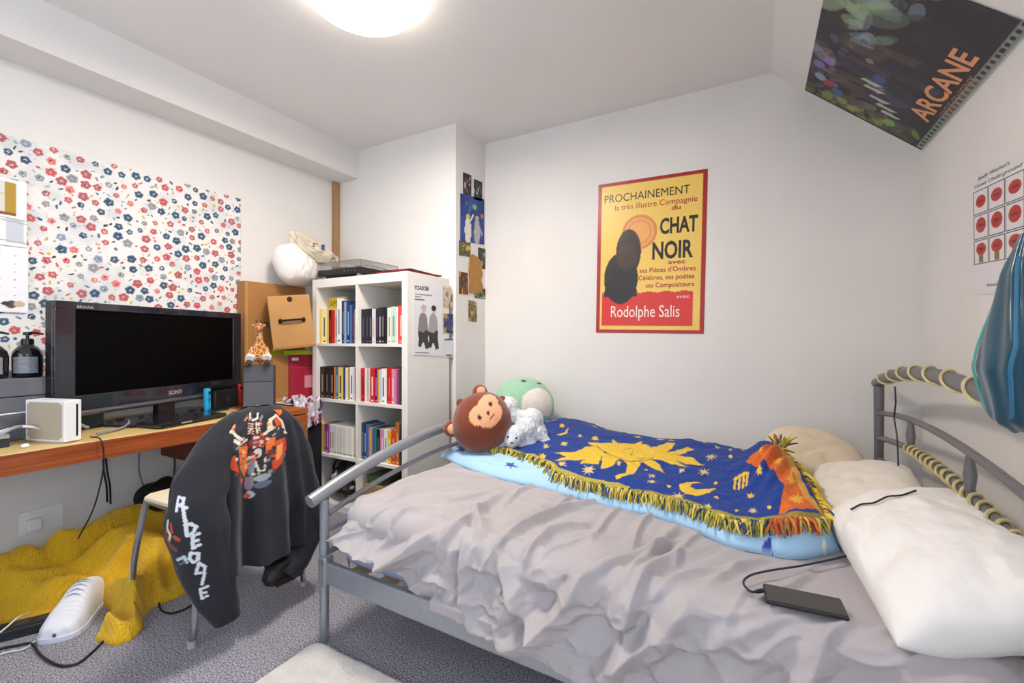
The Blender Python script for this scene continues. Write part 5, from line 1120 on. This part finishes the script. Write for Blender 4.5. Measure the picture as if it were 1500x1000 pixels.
# dark poster on the sloping ceiling
def onS(px, py, off=0.):
    d = ray(px, py); p0 = np.array([XS, 0, H]) - SN * off; t = ((p0 - np.array([0, 0, CH])) @ SN) / (d @ SN); return np.array([0, 0, CH]) + d * t
pA, pB = onS(1181, 127), onS(1349, 221)
sA = (pA - np.array([XS, pA[1], H])) @ SD; sB = (pB - np.array([XS, pB[1], H])) @ SD; yB_ = (pA[1] + pB[1]) / 2; Lp = .93
SP = lambda s_, y: np.array([XS, 0, H]) + SD * s_ + np.array([0, y, 0])
ra = np.random.default_rng(21)
def dark(P, w, h):
    P.put(np.clip(fbm(P.U * 6, P.V * 5, 4) * 2 + .3, 0, 1), '3A3440', .7)
    P.put((P.V < .2), '2A2630', .7)
    for i in range(70): x, y = ra.uniform(0, .5), ra.uniform(.3, 1); P.ell(x, y, ra.uniform(.01, .04), ra.uniform(.03, .12), ra.choice(['4A3E5A', '2A2028', '5A4A6A', '3A2E34', '6A5A4A', '8A8AA0']), .7, ra.uniform(-.6, .6))
    for i in range(40): x, y = ra.uniform(0, .12) ** 1, ra.uniform(.1, 1); P.ell(x, y, ra.uniform(.015, .05), ra.uniform(.02, .06), ra.choice(['6A7A2A', '8A9A3A', '4A5A34', '5A6A62', 'A8A84A']), .7, ra.uniform(0, 3))
    for i in range(46): x, y = ra.uniform(.55, 1), ra.uniform(.45, 1); P.ell(x, y, ra.uniform(.02, .07), ra.uniform(.04, .13), ra.choice(['9AB88A', 'B8C8C0', '3A3A44', '6A7A6A', '2A262E', '8AA0B0']), .6, ra.uniform(-.5, .5))
    for i in range(26): x = ra.uniform(.06, .62); y = ra.uniform(.45, .9) - .3 * x * 0; P.poly([(x, y), (x + .03, y - .05), (x + .045, y - .34), (x - .02, y - .3)], ra.choice(['3A3040', '2A2026', '4E4258', '5A4A44', '2E3444']), .75); P.ell(x + .008, y + .03, .016, .03, ra.choice(['8A6A5A', '6A5A70', 'A88A78', '4A5A7A']), .8)
    for x, y in ((.24, .52), (.3, .58), (.2, .45), (.34, .62), (.16, .4)): P.poly([(x, y), (x + .02, y - .02), (x + .015, y - .16), (x - .005, y - .12)], 'C8D8D0', .9)
    for x, y, c_ in ((.18, .82, 'B83A34'), (.2, .9, '9AB0C8'), (.14, .74, '3A6AA8'), (.3, .93, '8A7ABE'), (.36, .86, '9A8AC4'), (.1, .3, '8ABE5A'), (.4, .5, '3A5A9A')): P.ell(x, y, .03, .045, c_, .85)
    P.put(P.V < .05, '8A968E'); 
    for k in range(30): P.put((np.abs(P.U - .05 - k * .035) < .009) & (P.V > .014) & (P.V < .038), '1A1A1E')
    P.put((P.U < .012), '1E1A1E')
o, tx = quad_print('poster', 'dark painted poster with orange title on the sloping ceiling', 'poster', SP(sA, yB_), SP(sA, yB_ - Lp), SP(sB, yB_ - Lp), SP(sB, yB_), '2C262E', -SN, dark, (170, 120), off=.006, rough=.4)
def uvS(px, py): p = onS(px, py, .006); return (yB_ - p[1]) / Lp, (sB - (p - np.array([XS, p[1], H])) @ SD) / (sB - sA)
u0, v0 = uvS(1356, 178); u1, v1 = uvS(1438, 86); u2, v2 = uvS(1331, 161)
tx('ARCANE', u0, (v0 + v1) / 2, max(.05, v2 - v0), 'E9A070', u1 - u0, bold=.02)
u0, v0 = uvS(1384, 172); u1, v1 = uvS(1441, 119)
tx('LEAGUE OF LEGENDS', u0, (v0 + v1) / 2 + .012, .045, 'C08A68', u1 - u0)
# wall socket under the desk
s0, s1 = onX(27, 760, XL), onX(92, 762, XL)
so = thing('wall_socket', 'white double wall socket with a plug under the desk', 'socket', (XL, (s0[1] + s1[1]) / 2, .22))
MB().box(XL, XL + .01, s0[1], s1[1], .222, .325).build('plate', wf, so, bev=.003)
ym = (s0[1] * .7 + s1[1] * .3)
MB().box(XL + .01, XL + .038, ym - .025, ym + .025, .235, .29).build('plug', wf, so, bev=.008, bseg=3)
for yy in (s0[1] + .04, s1[1] - .04): MB().box(XL + .01, XL + .014, yy - .008, yy + .008, .3, .315).build('switch', wf, so, bev=.002)
# ------------------------------------------------------------------ chair with hoodie
chrome = mat('C4C6CA', .18, metal=1.)
ch = thing('chair', 'chrome legged chair with cream seat, mostly hidden by the hoodie', 'chair', (-1.95, 1.05, 0))
sx0, sx1, sy0, sy1, sz = -2.125, -1.74, .835, 1.27, .452
o = MB().prism([(sx0 + .0, sy0 + .03), (sx0 + .03, sy0), (sx1, sy0 + .02), (sx1, sy1 - .02), (sx0 + .03, sy1), (sx0, sy1 - .03)], .018, T=(0, 0, sz)).build('seat', mat('E6D9BE', .5, var=.06), ch, bev=.005, bseg=3)
for y, yf in ((sy0 + .02, sy0 - .005), (sy1 - .02, sy1 + .005)):
    MB().tube(smoothpath([(-2.19, yf, 0), (-2.165, yf + .0, .2), (-2.13, y, .425), (-2.09, y, .444), (-1.9, y, .444), (-1.76, y, .446)], 40), .0115, 12).build('front_leg', chrome, ch, smooth=True)
    MB().tube(smoothpath([(-1.742, yf + .005, 0), (-1.745, y, .25), (-1.74, y, .46), (-1.725, y, .6), (-1.715, y + (.05 if y < 1 else -.05), .72)], 30), .0115, 12).build('rear_leg', chrome, ch, smooth=True)
    MB().lathe([(.012, 0), (.015, 0), (.0145, .02), (.012, .022)], 14, T=(-1.742, yf + .005, 0)).build('foot_cap', mat('A8AAB0', .4), ch, smooth=True)
yy = np.linspace(sy0 + .07, sy1 - .07, 16); bk = np.array([[(-1.70 - .03 * (1 - ((y - 1.05) / .2) ** 2) - .012 * s_, y, z) for y in yy] for z in (.58, .66, .745) for s_ in (0,)])
MB().grid(bk).build('backrest', mat('E6D9BE', .5, var=.06), ch, smooth=True, solid=.012)
# hoodie: torso as rings round the chair back, sleeves as tubes, hood behind
hb_ = mat('FFFFFF', .92, vcol=True, bump=.4, bscale=350, bdist=.0012, sheen=.12)
HBC = '24252C'
hoodie = thing('hoodie', 'black printed hoodie draped over the chair back', 'hoodie', (-1.7, 1.05, .1))
nz_, na_ = 260, 340
T2, A2 = np.meshgrid(np.linspace(0, 1, nz_), np.linspace(0, 2 * math.pi, na_, endpoint=False), indexing='ij')
zc_ = .825 - T2 * .54
wy = np.interp(T2, [0, .02, .06, .13, .22, .5, .8, 1], [.04, .08, .115, .155, .18, .215, .235, .24]); dx = np.interp(T2, [0, .04, .12, .3, .7, 1], [.02, .045, .062, .075, .085, .09])
drp = np.cos(A2) ** 2 * np.interp(T2, [0, .1, .3, 1], [0, .01, .0, 0])
fold = (T2 ** .8) * (.028 * np.sin(A2 * 9 + 1.2 * np.sin(A2 * 3) + T2 * .8) + .012 * np.sin(A2 * 17 + 2 * T2 + 1)) + .014 * T2 * fbm(A2 * 1.6, T2 * 3, 3) + .004 * fbm(A2 * 6, T2 * 9, 2)
cosA = np.sign(np.cos(A2)) * np.abs(np.cos(A2)) ** .8; sinA = np.sign(np.sin(A2)) * np.abs(np.sin(A2)) ** .8
hx = -1.70 + (dx + fold) * sinA; hy = 1.055 + (wy + fold * .5) * cosA
hz = zc_ - drp + .02 * T2 * np.sin(A2 * 2 + .6) - np.where(sinA > 0, .05, .0) * T2 ** 2 * (1 + np.cos(A2 + .5))
TG = np.dstack([hx, hy, hz])
def glook(G, ok, sU, sV):
    PXg = proj(G).reshape(-1, 2); okf = ok.ravel(); n, m = ok.shape
    def f(x, y):
        d = (PXg[:, 0] - x) ** 2 + (PXg[:, 1] - y) ** 2 + np.where(okf, 0, 1e6); i, j = divmod(int(d.argmin()), m); return j / m * sU, i / n * sV
    return f
PU = np.broadcast_to(np.arange(na_)[None] / na_ * 1.05, T2.shape); PV = np.broadcast_to(np.arange(nz_)[:, None] / nz_ * .55, T2.shape)
pt_ = Paint(PU, PV, HBC)
hl = glook(TG, sinA > -.2, 1.05, .55)
zh = lambda L: [hl(295 + x / 5.88, 590 + y / 5.88) for x, y in L]
FL = ['D8471C', 'E8702A', 'C03818', 'F0A050']
for L, c in (([(560, 300), (640, 290), (610, 400), (550, 420)], 1), ([(630, 330), (720, 300), (725, 400), (690, 520), (640, 570), (605, 620), (600, 540), (640, 440)], 0), ([(650, 370), (700, 340), (690, 440), (640, 510)], 3), ([(320, 375), (390, 370), (395, 480), (400, 560), (370, 640), (330, 560)], 1), ([(340, 400), (375, 400), (370, 520)], 3),
             ([(235, 480), (290, 450), (310, 520), (330, 600), (290, 590), (245, 560)], 0), ([(330, 640), (360, 660), (345, 710)], 0), ([(195, 200), (250, 150), (300, 200), (270, 330), (215, 310)], 0), ([(625, 150), (660, 100), (690, 190), (640, 200)], 0), ([(620, 60), (690, 60), (670, 110)], 1), ([(130, 230), (170, 205), (165, 290)], 2), ([(545, 300), (570, 280), (570, 340)], 2)): pt_.poly(zh(L), FL[c])
BN = 'E0D2BC'
for L, w in (([(470, 170), (480, 260)], .05), ([(290, 325), (340, 350), (385, 320)], .13), ([(520, 280), (570, 255), (610, 215)], .12), ([(150, 380), (165, 300), (220, 225), (270, 250), (350, 320)], .11), ([(580, 220), (600, 140), (645, 105), (690, 150), (720, 250)], .11), ([(455, 470), (500, 585), (545, 580), (555, 460)], .06), ([(420, 90), (420, 130), (450, 150), (485, 130), (485, 90)], .09), ([(180, 370), (240, 340)], .07), ([(140, 420), (180, 420)], .05), ([(140, 445), (180, 440)], .05), ([(700, 200), (725, 260)], .08)): pt_.line(zh(L), w * .09, BN)
for k_ in range(5): pt_.line(zh([(400, 175 + k_ * 22), (450, 180 + k_ * 22)]), .0032, BN); pt_.line(zh([(485, 172 + k_ * 20), (505, 176 + k_ * 20)]), .0032, BN)
for (x, y, rx, ry, c) in ((485, 330, .22, .2, '8E2A2A'), (470, 300, .1, .06, 'D8C8B8'), (510, 340, .07, .09, 'C8B8A8'), (490, 430, .1, .16, 'D0C4B8'), (450, 500, .05, .25, 'A8B0B8'), (530, 640, .17, .12, '9AA0AC'), (530, 700, .17, .12, '5A6478'), (430, 560, .07, .4, '76828E'), (405, 680, .09, .3, '8A7A84'), (420, 790, .08, .13, 'B8BCC4'), (240, 390, .22, .2, '3A3C44'), (640, 250, .17, .12, '2E3038'), (390, 800, .07, .09, 'C84A38'), (590, 440, .09, .15, '5A3A38')):
    a_, b_ = zh([(x, y)])[0]; pt_.ell(a_, b_, rx * .12, ry * .1, c)
rh = np.random.default_rng(8)
for i in range(90):
    x = rh.normal(455, 120); y = rh.uniform(110, 640) if abs(x - 455) < 150 else rh.uniform(180, 520); x = min(max(x, 140), 720)
    a_, b_ = zh([(x, y)])[0]; pt_.ell(a_, b_, rh.uniform(.002, .007), rh.uniform(.002, .009), rh.choice(['E0D2BC', 'D8471C', '2A2A30', '8A8E98', 'F0A050', '9A2A22', 'C8BCA8']), .9, rh.uniform(0, 3))
MB().grid(TG, cv=True, C=pt_.C).build('torso', hb_, hoodie, smooth=True, ang=180, solid=.003)
NST, NSA = 280, 200
def sleeve(path, ra, rb, seed, name='sleeve'):
    P_ = smoothpath(path, NST); T_ = np.gradient(P_, axis=0); T_ /= np.linalg.norm(T_, axis=1)[:, None]
    n_ = len(P_); rows_ = []; R1 = np.interp(np.linspace(0, 1, n_), np.linspace(0, 1, len(ra)), ra); R2 = np.interp(np.linspace(0, 1, n_), np.linspace(0, 1, len(rb)), rb)
    for i in range(n_):
        nf = np.array([.86, -.51, 0]); side_ = np.cross(T_[i], nf); side_ /= np.linalg.norm(side_); nf = np.cross(side_, T_[i])
        a = np.linspace(0, 2 * math.pi, NSA, endpoint=False); t = i / n_
        f = 1 + .08 * np.sin(a * 3 + seed + t * 6) * t + .06 * (vnoise(a * 1.9 + seed, np.full(NSA, t * 9)) - .5) * 2 + .035 * np.sin(t * 34 + a * 2 + seed + 3 * vnoise(np.full(NSA, t * 7.), a)) * np.clip(np.sin(t * 3.14), 0, 1)
        rows_.append(P_[i] + (R1[i] * f * np.cos(a))[:, None] * side_ + (R2[i] * f * np.sin(a))[:, None] * nf)
    return np.array(rows_)
SX = -1.685
sp_ = lambda x, y, X=SX: onX(x, y, X)
LG = sleeve([sp_(352, 608, -1.705), sp_(326, 642, -1.695), sp_(299, 700, -1.68), sp_(287, 760, -1.66), sp_(298, 820, -1.65), sp_(317, 870, -1.645), sp_(334, 905, -1.64)], [.028, .055, .082, .09, .08, .064, .042], [.025, .038, .05, .054, .05, .042, .034], 1.)
Tn = np.broadcast_to(np.arange(NST)[:, None] / NST * .85, LG.shape[:2]); An = np.broadcast_to(np.arange(NSA)[None] / NSA * .42, LG.shape[:2])
ps = Paint(An, Tn, HBC)
front_ok = np.einsum('ijk,k->ij', LG - LG.mean(1, keepdims=True), np.array([.86, -.51, 0])) > -.005
ll_ = glook(LG, front_ok, .42, .85)
zs = lambda L: [ll_(235 + x / 5., 700 + y / 5.) for x, y in L]
WH = 'D9DCE2'
for L in ([(120, 240), (130, 140), (170, 150), (165, 185), (135, 195), (190, 215)], [(170, 230), (185, 315)], [(180, 345), (195, 420), (240, 405), (265, 355), (225, 335), (180, 345)], [(285, 405), (235, 425), (235, 510), (285, 490)], [(235, 465), (270, 455)], [(225, 545), (210, 590), (240, 615), (275, 595), (275, 550), (225, 545)], [(285, 620), (265, 700), (320, 690), (325, 650), (285, 620)], [(320, 700), (305, 780)], [(345, 795), (290, 815), (305, 880), (345, 865)], [(295, 845), (335, 838)]): ps.line(zs(L), .0085, WH)
for L, w, c in (([(55, 320), (50, 370), (75, 420), (60, 470), (90, 510)], .14, 'D0C4B4'), ([(40, 400), (45, 440), (70, 480), (110, 530)], .2, '8A3A28'), ([(100, 430), (130, 450)], .16, 'B04A34'), ([(75, 340), (85, 400)], .1, 'C8442A'), ([(125, 600), (170, 580), (190, 620)], .14, 'C4CCD6'), ([(140, 630), (180, 610)], .1, '5A6A80')): ps.line(zs(L), w * .06, c)
MB().grid(LG, cv=True, C=ps.C).build('sleeve', hb_, hoodie, smooth=True, ang=180, solid=.003)
RG = sleeve([sp_(415, 610, -1.705), sp_(432, 650, -1.695), sp_(442, 710, -1.685), sp_(448, 770, -1.675), sp_(436, 815, -1.67), sp_(418, 842, -1.665)], [.028, .05, .065, .07, .058, .042], [.025, .04, .05, .05, .045, .035], 4.)
pr_ = Paint(An, Tn, HBC); MB().grid(RG, cv=True, C=pr_.C).build('sleeve', hb_, hoodie, smooth=True, ang=180, solid=.003)
HG, lx_, ly_, lz_ = paintball((-1.80, 1.06, .68), (.11, .07, .10), (np.array([0, 1., 0]), np.array([1., 0, 0]), np.array([0, 0, 1.])), 50, 34, fn=lambda a, b, c: 1 + .25 * fbm(a * 2 + 1, b * 2 + c, 3))
MB().grid(HG, cv=True, C=np.tile(rgb(HBC), (HG.shape[0] * HG.shape[1], 1))).build('hood', hb_, hoodie, smooth=True, ang=180)
# dark pouch hanging below the right sleeve
pg = sp_(415, 832, -1.69)
pb = thing('dark_pouch', 'dark brown leather pouch hanging under the hoodie', 'pouch', pg - np.array([0, 0, .05]))
MB().ball(pg, (.045, .075, .055), 24, 16, pw=.75, fn=lambda a, b, c: 1 + .12 * math.sin(a * 5 + c * 4)).build('body', mat('221A1A', .5, var=.3, scale=20), pb, smooth=True)
MB().box(-.003, .003, -.06, .06, -.03, -.005, T=pg + np.array([.044, 0, -.01])).build('flap', mat('2C1E1C', .45), pb, bev=.003)
MB().tube(smoothpath([pg + np.array([0, -.06, .03]), pg + np.array([-.01, -.03, .2]), pg + np.array([-.02, .03, .33])], 20), .005, 8).build('strap', mat('221A1A', .6), pb, smooth=True)

# ------------------------------------------------------------------ mustard blanket heap under the desk (settled by a small cloth solver)
def sdpoly(x, y, P_):
    D_ = np.full(x.shape, 9.); ins = np.zeros(x.shape, bool)
    for i in range(len(P_)):
        p, q = P_[i], P_[i - 1]; d_ = q - p; t_ = np.clip(((x - p[0]) * d_[0] + (y - p[1]) * d_[1]) / (d_ @ d_), 0, 1)
        D_ = np.minimum(D_, np.hypot(x - p[0] - t_ * d_[0], y - p[1] - t_ * d_[1])); ins ^= ((p[1] > y) != (q[1] > y)) & (x < (q[0] - p[0]) * (y - p[1]) / (q[1] - p[1] + 1e-12) + p[0])
    return np.where(ins, D_, -D_)
fb_ = np.array([(-2.80, .26), (-2.66, .44), (-2.56, .53), (-2.47, .58), (-2.40, .62), (-2.40, .70), (-2.36, .775), (-2.25, .80), (-2.15, .75), (-2.07, .685), (-1.99, .70), (-1.96, .75), (-2.0, .80), (-2.09, .83), (-2.14, .88), (-2.13, .96), (-2.15, 1.06), (-2.2, 1.16), (-2.33, 1.25), (-2.55, 1.32), (-2.80, 1.35)])
gx_, gy_ = np.meshgrid(np.linspace(-2.81, -1.93, 400), np.linspace(.22, 1.4, 500), indexing='ij')
wx = gx_ + .02 * fbm(gx_ * 9, gy_ * 9, 3); wy_ = gy_ + .02 * fbm(gx_ * 9 + 9, gy_ * 9 + 4, 3)
sd_ = sdpoly(wx, wy_, fb_)
ge = lambda cx, cy, sx, sy, h: h * np.exp(-((gx_ - cx) / sx) ** 2 - ((gy_ - cy) / sy) ** 2)
ins_ = np.clip(sd_ / .14, 0, 1) ** .7
zz_ = .038 * np.clip(sd_ / .02, 0, 1) ** .5 + ins_ * np.maximum.reduce([ge(-2.7, .98, .22, .45, .25), ge(-2.42, .9, .2, .24, .19), ge(-2.7, .6, .2, .24, .21), ge(-2.28, 1.02, .12, .16, .1), ge(-2.32, .78, .1, .1, .085)])
GG = (gx_, gy_)
for pts_, w_, h_ in (([(-2.76, .36), (-2.62, .6), (-2.58, .9), (-2.62, 1.2)], .03, .05), ([(-2.7, .42), (-2.56, .62), (-2.47, .78), (-2.44, 1.0)], .026, .055), ([(-2.62, .48), (-2.52, .62), (-2.44, .72), (-2.34, .78)], .024, .06), ([(-2.53, .56), (-2.46, .64), (-2.40, .72)], .018, .05),
                     ([(-2.36, .70), (-2.3, .8), (-2.22, .83), (-2.1, .8)], .022, .055), ([(-2.16, .75), (-2.08, .715), (-2.0, .73)], .018, .05), ([(-1.99, .78), (-2.08, .81), (-2.18, .84), (-2.3, .93)], .02, .05), ([(-2.13, .9), (-2.24, .94), (-2.36, 1.02)], .02, .045), ([(-2.14, 1.0), (-2.26, 1.03), (-2.4, 1.1)], .02, .04),
                     ([(-2.72, .7), (-2.62, .74), (-2.5, .8)], .02, .03), ([(-2.2, 1.1), (-2.35, 1.15), (-2.55, 1.22)], .022, .035), ([(-2.44, .66), (-2.36, .82), (-2.40, .95)], .02, .035)):
    zz_ += ridge(gx_, gy_, pts_, w_ * 1.15, h_ * 1.05, .2) * np.clip(sd_ / .03, 0, 1)
zz_ += (.014 * fbm(gx_ * 5, gy_ * 5, 2) + .008 * (1 - np.clip(np.abs(fbm(gx_ * 5 + gy_ * 3, gy_ * 7, 3)) * 4.5, 0, 1)) ** 1.5) * np.clip(sd_ / .05, 0, 1)
keep = sd_ > 0; zz_ = np.maximum(zz_, .004)
YG = np.dstack([gx_, gy_, zz_])
def heap_mat():
    m_ = bpy.data.materials.new('material'); m_.use_nodes = True; N = m_.node_tree.nodes; L = m_.node_tree.links; b = N['Principled BSDF']
    b.inputs['Roughness'].default_value = .95; b.inputs['Sheen Weight'].default_value = .5; b.inputs['Sheen Tint'].default_value = (1, .85, .3, 1)
    tc = N.new('ShaderNodeTexCoord'); n1 = N.new('ShaderNodeTexNoise'); n1.inputs['Scale'].default_value = 9; L.new(tc.outputs['Object'], n1.inputs['Vector'])
    r = N.new('ShaderNodeValToRGB'); r.color_ramp.elements[0].color = (*lin('C48F0C'), 1); r.color_ramp.elements[1].color = (*lin('EDBE1C'), 1); L.new(n1.outputs['Fac'], r.inputs[0]); L.new(r.outputs[0], b.inputs['Base Color'])
    w1 = N.new('ShaderNodeTexWave'); w1.inputs['Scale'].default_value = 38; w1.bands_direction = 'X'; w2 = N.new('ShaderNodeTexWave'); w2.inputs['Scale'].default_value = 38; w2.bands_direction = 'Y'
    for w_ in (w1, w2): w_.inputs['Distortion'].default_value = 1.2; L.new(tc.outputs['Object'], w_.inputs['Vector'])
    mm = N.new('ShaderNodeMath'); mm.operation = 'MULTIPLY'; L.new(w1.outputs['Fac'], mm.inputs[0]); L.new(w2.outputs['Fac'], mm.inputs[1])
    bp = N.new('ShaderNodeBump'); bp.inputs['Strength'].default_value = .8; bp.inputs['Distance'].default_value = .004; L.new(mm.outputs[0], bp.inputs['Height']); L.new(bp.outputs[0], b.inputs['Normal']); return m_
mb = MB(); mb.grid(YG); kf = keep.ravel(); mb.f = [f for f in mb.f if all(kf[i] for i in f)]; mb.m = [0] * len(mb.f)
yo_ = mb.build('throw_blanket', heap_mat(), smooth=True, ang=180)
bm = bmesh.new(); bm.from_mesh(yo_.data); bmesh.ops.delete(bm, geom=[v for v in bm.verts if not v.link_faces], context='VERTS')
be = [e_ for e_ in bm.edges if e_.is_boundary]; ex_ = bmesh.ops.extrude_edge_only(bm, edges=be); 
for v in ex_['geom']:
    if isinstance(v, bmesh.types.BMVert): v.co.z = -float(yo_['_o'][2]) + .001
bm.to_mesh(yo_.data); bm.free(); yo_.data.polygons.foreach_set('use_smooth', [True] * len(yo_.data.polygons))
tag(yo_, 'mustard yellow waffle blanket heaped on the floor under the desk', 'blanket')
# ------------------------------------------------------------------ white trainer poking out
sh = thing('trainer', 'white ribbed trainer poking out from the mustard blanket', 'shoe', (-2.15, .65, 0))
toe = onZ(84, 938, 0); heel = toe + np.array([-.06, .26, 0]) * 1.0; dirv = np.array([.02, -1, 0]); 
dirv = np.array([.74, -.673, 0]); latv = np.array([.673, .74, 0]); org = np.array([-2.405, .80, 0])   # org: heel centre, toe towards the room
nl, nr = 160, 50; ts_ = np.linspace(0, 1, nl)
half = np.interp(ts_, [0, .1, .3, .55, .75, .9, .97, 1], [.028, .042, .046, .054, .062, .058, .042, .006]); hgt_ = np.interp(ts_, [0, .1, .3, .45, .6, .75, .9, .97, 1], [.095, .11, .13, .135, .112, .09, .07, .054, .034])
rows_ = []
for i, t in enumerate(ts_):
    ring = []
    for a in np.linspace(0, math.pi, nr):
        rb_ = 1 + .016 * math.sin(t * 110 + 2 * math.cos(a) ** 2) * math.sin(a); ring.append(org + dirv * (t * .285) + latv * half[i] * math.copysign(abs(math.cos(a)) ** .7, math.cos(a)) + up * (.016 + (hgt_[i] - .016) * math.sin(a) ** .75 * rb_))
    rows_.append(ring)
MB().grid(np.array(rows_)).build('upper', mat('E4E4EC', .6, bump=.3, bscale=200), sh, smooth=True, ang=180, solid=.003)
so_ = [((org + dirv * (t * .292 - .004) + latv * (h_ + .005) * s_)[:2]) for s_, seq in ((1, list(zip(ts_, half))), (-1, list(zip(ts_, half))[::-1])) for t, h_ in seq]
MB().prism([tuple(p) for p in so_], .02, T=(0, 0, .0005)).build('sole', mat('D2D6E4', .6), sh, bev=.004)
for i in range(5):
    t = .36 + i * .06; c_ = org + dirv * (t * .285); hz_ = np.interp(t, ts_, hgt_) + .004
    MB().tube(smoothpath([c_ - latv * .026 + up * (hz_ - .012), c_ + up * hz_, c_ + latv * .026 + up * (hz_ - .012)], 10), .0028, 6).build('lace', mat('9EA2B0', .7), sh, smooth=True)
MB().tube(smoothpath([org + dirv * .08 - latv * .018 + up * .095, org + dirv * .1 + up * .125, org + dirv * .1 + latv * .012 + up * .1], 12), [.012] * 12, 8, flat=.4).build('tongue', mat('E4E4EC', .6), sh, smooth=True)
# ------------------------------------------------------------------ power strip and cables on the floor
ps_ = thing('power_strip', 'black extension socket block on the carpet by the trainer', 'power strip', (-2.33, .5, 0))
RPs = rotm('Z', -28); tp = onZ(40, 925, 0)
MB().box(-.035, .035, -.14, .14, 0, .038, R=RPs, T=tp).build('body', mat('22242A', .45), ps_, bev=.006)
MB().box(-.02, .024, -.15, -.08, .0385, .062, R=RPs, T=tp).build('adapter', mat('8A8C94', .4), ps_, bev=.006)
for k_ in range(3): MB().box(-.018, .018, -.03 + k_ * .055, .008 + k_ * .055, .0381, .0395, R=RPs, T=tp).build('outlet', mat('3A3C44', .5), ps_, bev=.001)
fl = lambda x, y, z=.006: onZ(x, y, z)
cable('floor_cable', 'black cable curving over the carpet in front of the trainer', [fl(0, 950), fl(25, 945), fl(46, 943), fl(60, 960), fl(85, 974), fl(112, 972), fl(135, 955), fl(155, 935), fl(172, 915)], .0042, bc, 70)
cable('floor_cable', 'thin white cable along the carpet at the photo corner', [fl(-10, 962), fl(10, 955), fl(35, 950), fl(52, 938)], .0026, wc, 40)
cable('floor_cable', 'white cable lying over the extension socket block', [fl(-5, 930, .05), fl(10, 918, .06), fl(25, 905, .07), fl(42, 897, .05)], .003, wc, 40)
cable('floor_cable', 'black cable peeping out beside the chair leg', [fl(232, 880), fl(236, 893), fl(250, 898), fl(268, 893), fl(283, 885)], .004, bc, 40)
wl_ = lambda x, y: onX(x, y, XL + .012)
cable('wall_cable', 'pair of black cords hanging down the wall, left one', [wl_(151, 668), wl_(152, 690), wl_(156, 712), wl_(157, 735)], .004, bc, 30)
cable('wall_cable', 'pair of black cords hanging down the wall, right one', [wl_(155, 668), wl_(157, 690), wl_(161, 712), wl_(162, 738)], .004, bc, 30)
cable('wall_cable', 'pale grey cord looping on the wall beside the chair', [wl_(204, 660), wl_(204, 690), wl_(212, 715), wl_(222, 728)], .004, gc_, 30)
cable('wall_cable', 'dark grey cord running down the wall near the hoodie', [wl_(255, 650), wl_(256, 680), wl_(254, 706)], .005, mat('55575C', .5), 30)
bp0 = onX(236, 718, -2.62)
bq = thing('black_bag', 'small black bag on the heap under the desk', 'bag', bp0 - np.array([0, 0, .05]))
MB().ball(bp0 - np.array([0, 0, .02]), (.09, .1, .075), 26, 16, fn=lambda a, b, c: 1 + .1 * math.sin(a * 4 + b * 3)).build('body', mat('141417', .8, bump=.4, bscale=120), bq, smooth=True)
MB().tube(smoothpath([bp0 + np.array([.02, -.07, .03]), bp0 + np.array([.04, 0, .07]), bp0 + np.array([.02, .07, .03])], 16), .006, 8).build('handle', mat('141417', .7), bq, smooth=True)
# ------------------------------------------------------------------ rug
rx0, rx1, ry0, ry1 = -1.372, .2, .15, 1.058
n_ = 260; a_, b_ = np.meshgrid(np.linspace(0, 1, n_), np.linspace(0, 1, 150), indexing='ij')
X_ = rx0 + (rx1 - rx0) * a_; Y_ = ry0 + (ry1 - ry0) * b_
d_, nx_, ny_ = sdrr(X_, Y_, rx0, rx1, ry0, ry1, .05)
X_ = np.where(d_ > 0, X_ - nx_ * d_, X_); Y_ = np.where(d_ > 0, Y_ - ny_ * d_, Y_); d_ = np.minimum(d_, 0)
Z_ = .022 * np.clip(-d_ / .018, 0, 1) ** .5 + .004 * fbm(X_ * 30, Y_ * 30, 3) + .003
rug = tag(MB().grid(np.dstack([X_, Y_, np.maximum(Z_, .001)])).build('rug', mat('E0DAD4', 1., var=.1, scale=30, bump=1., bscale=240, bdist=.006, sheen=.5), smooth=True, ang=180), 'fluffy cream rug with rounded corner beside the bed leg', 'rug')
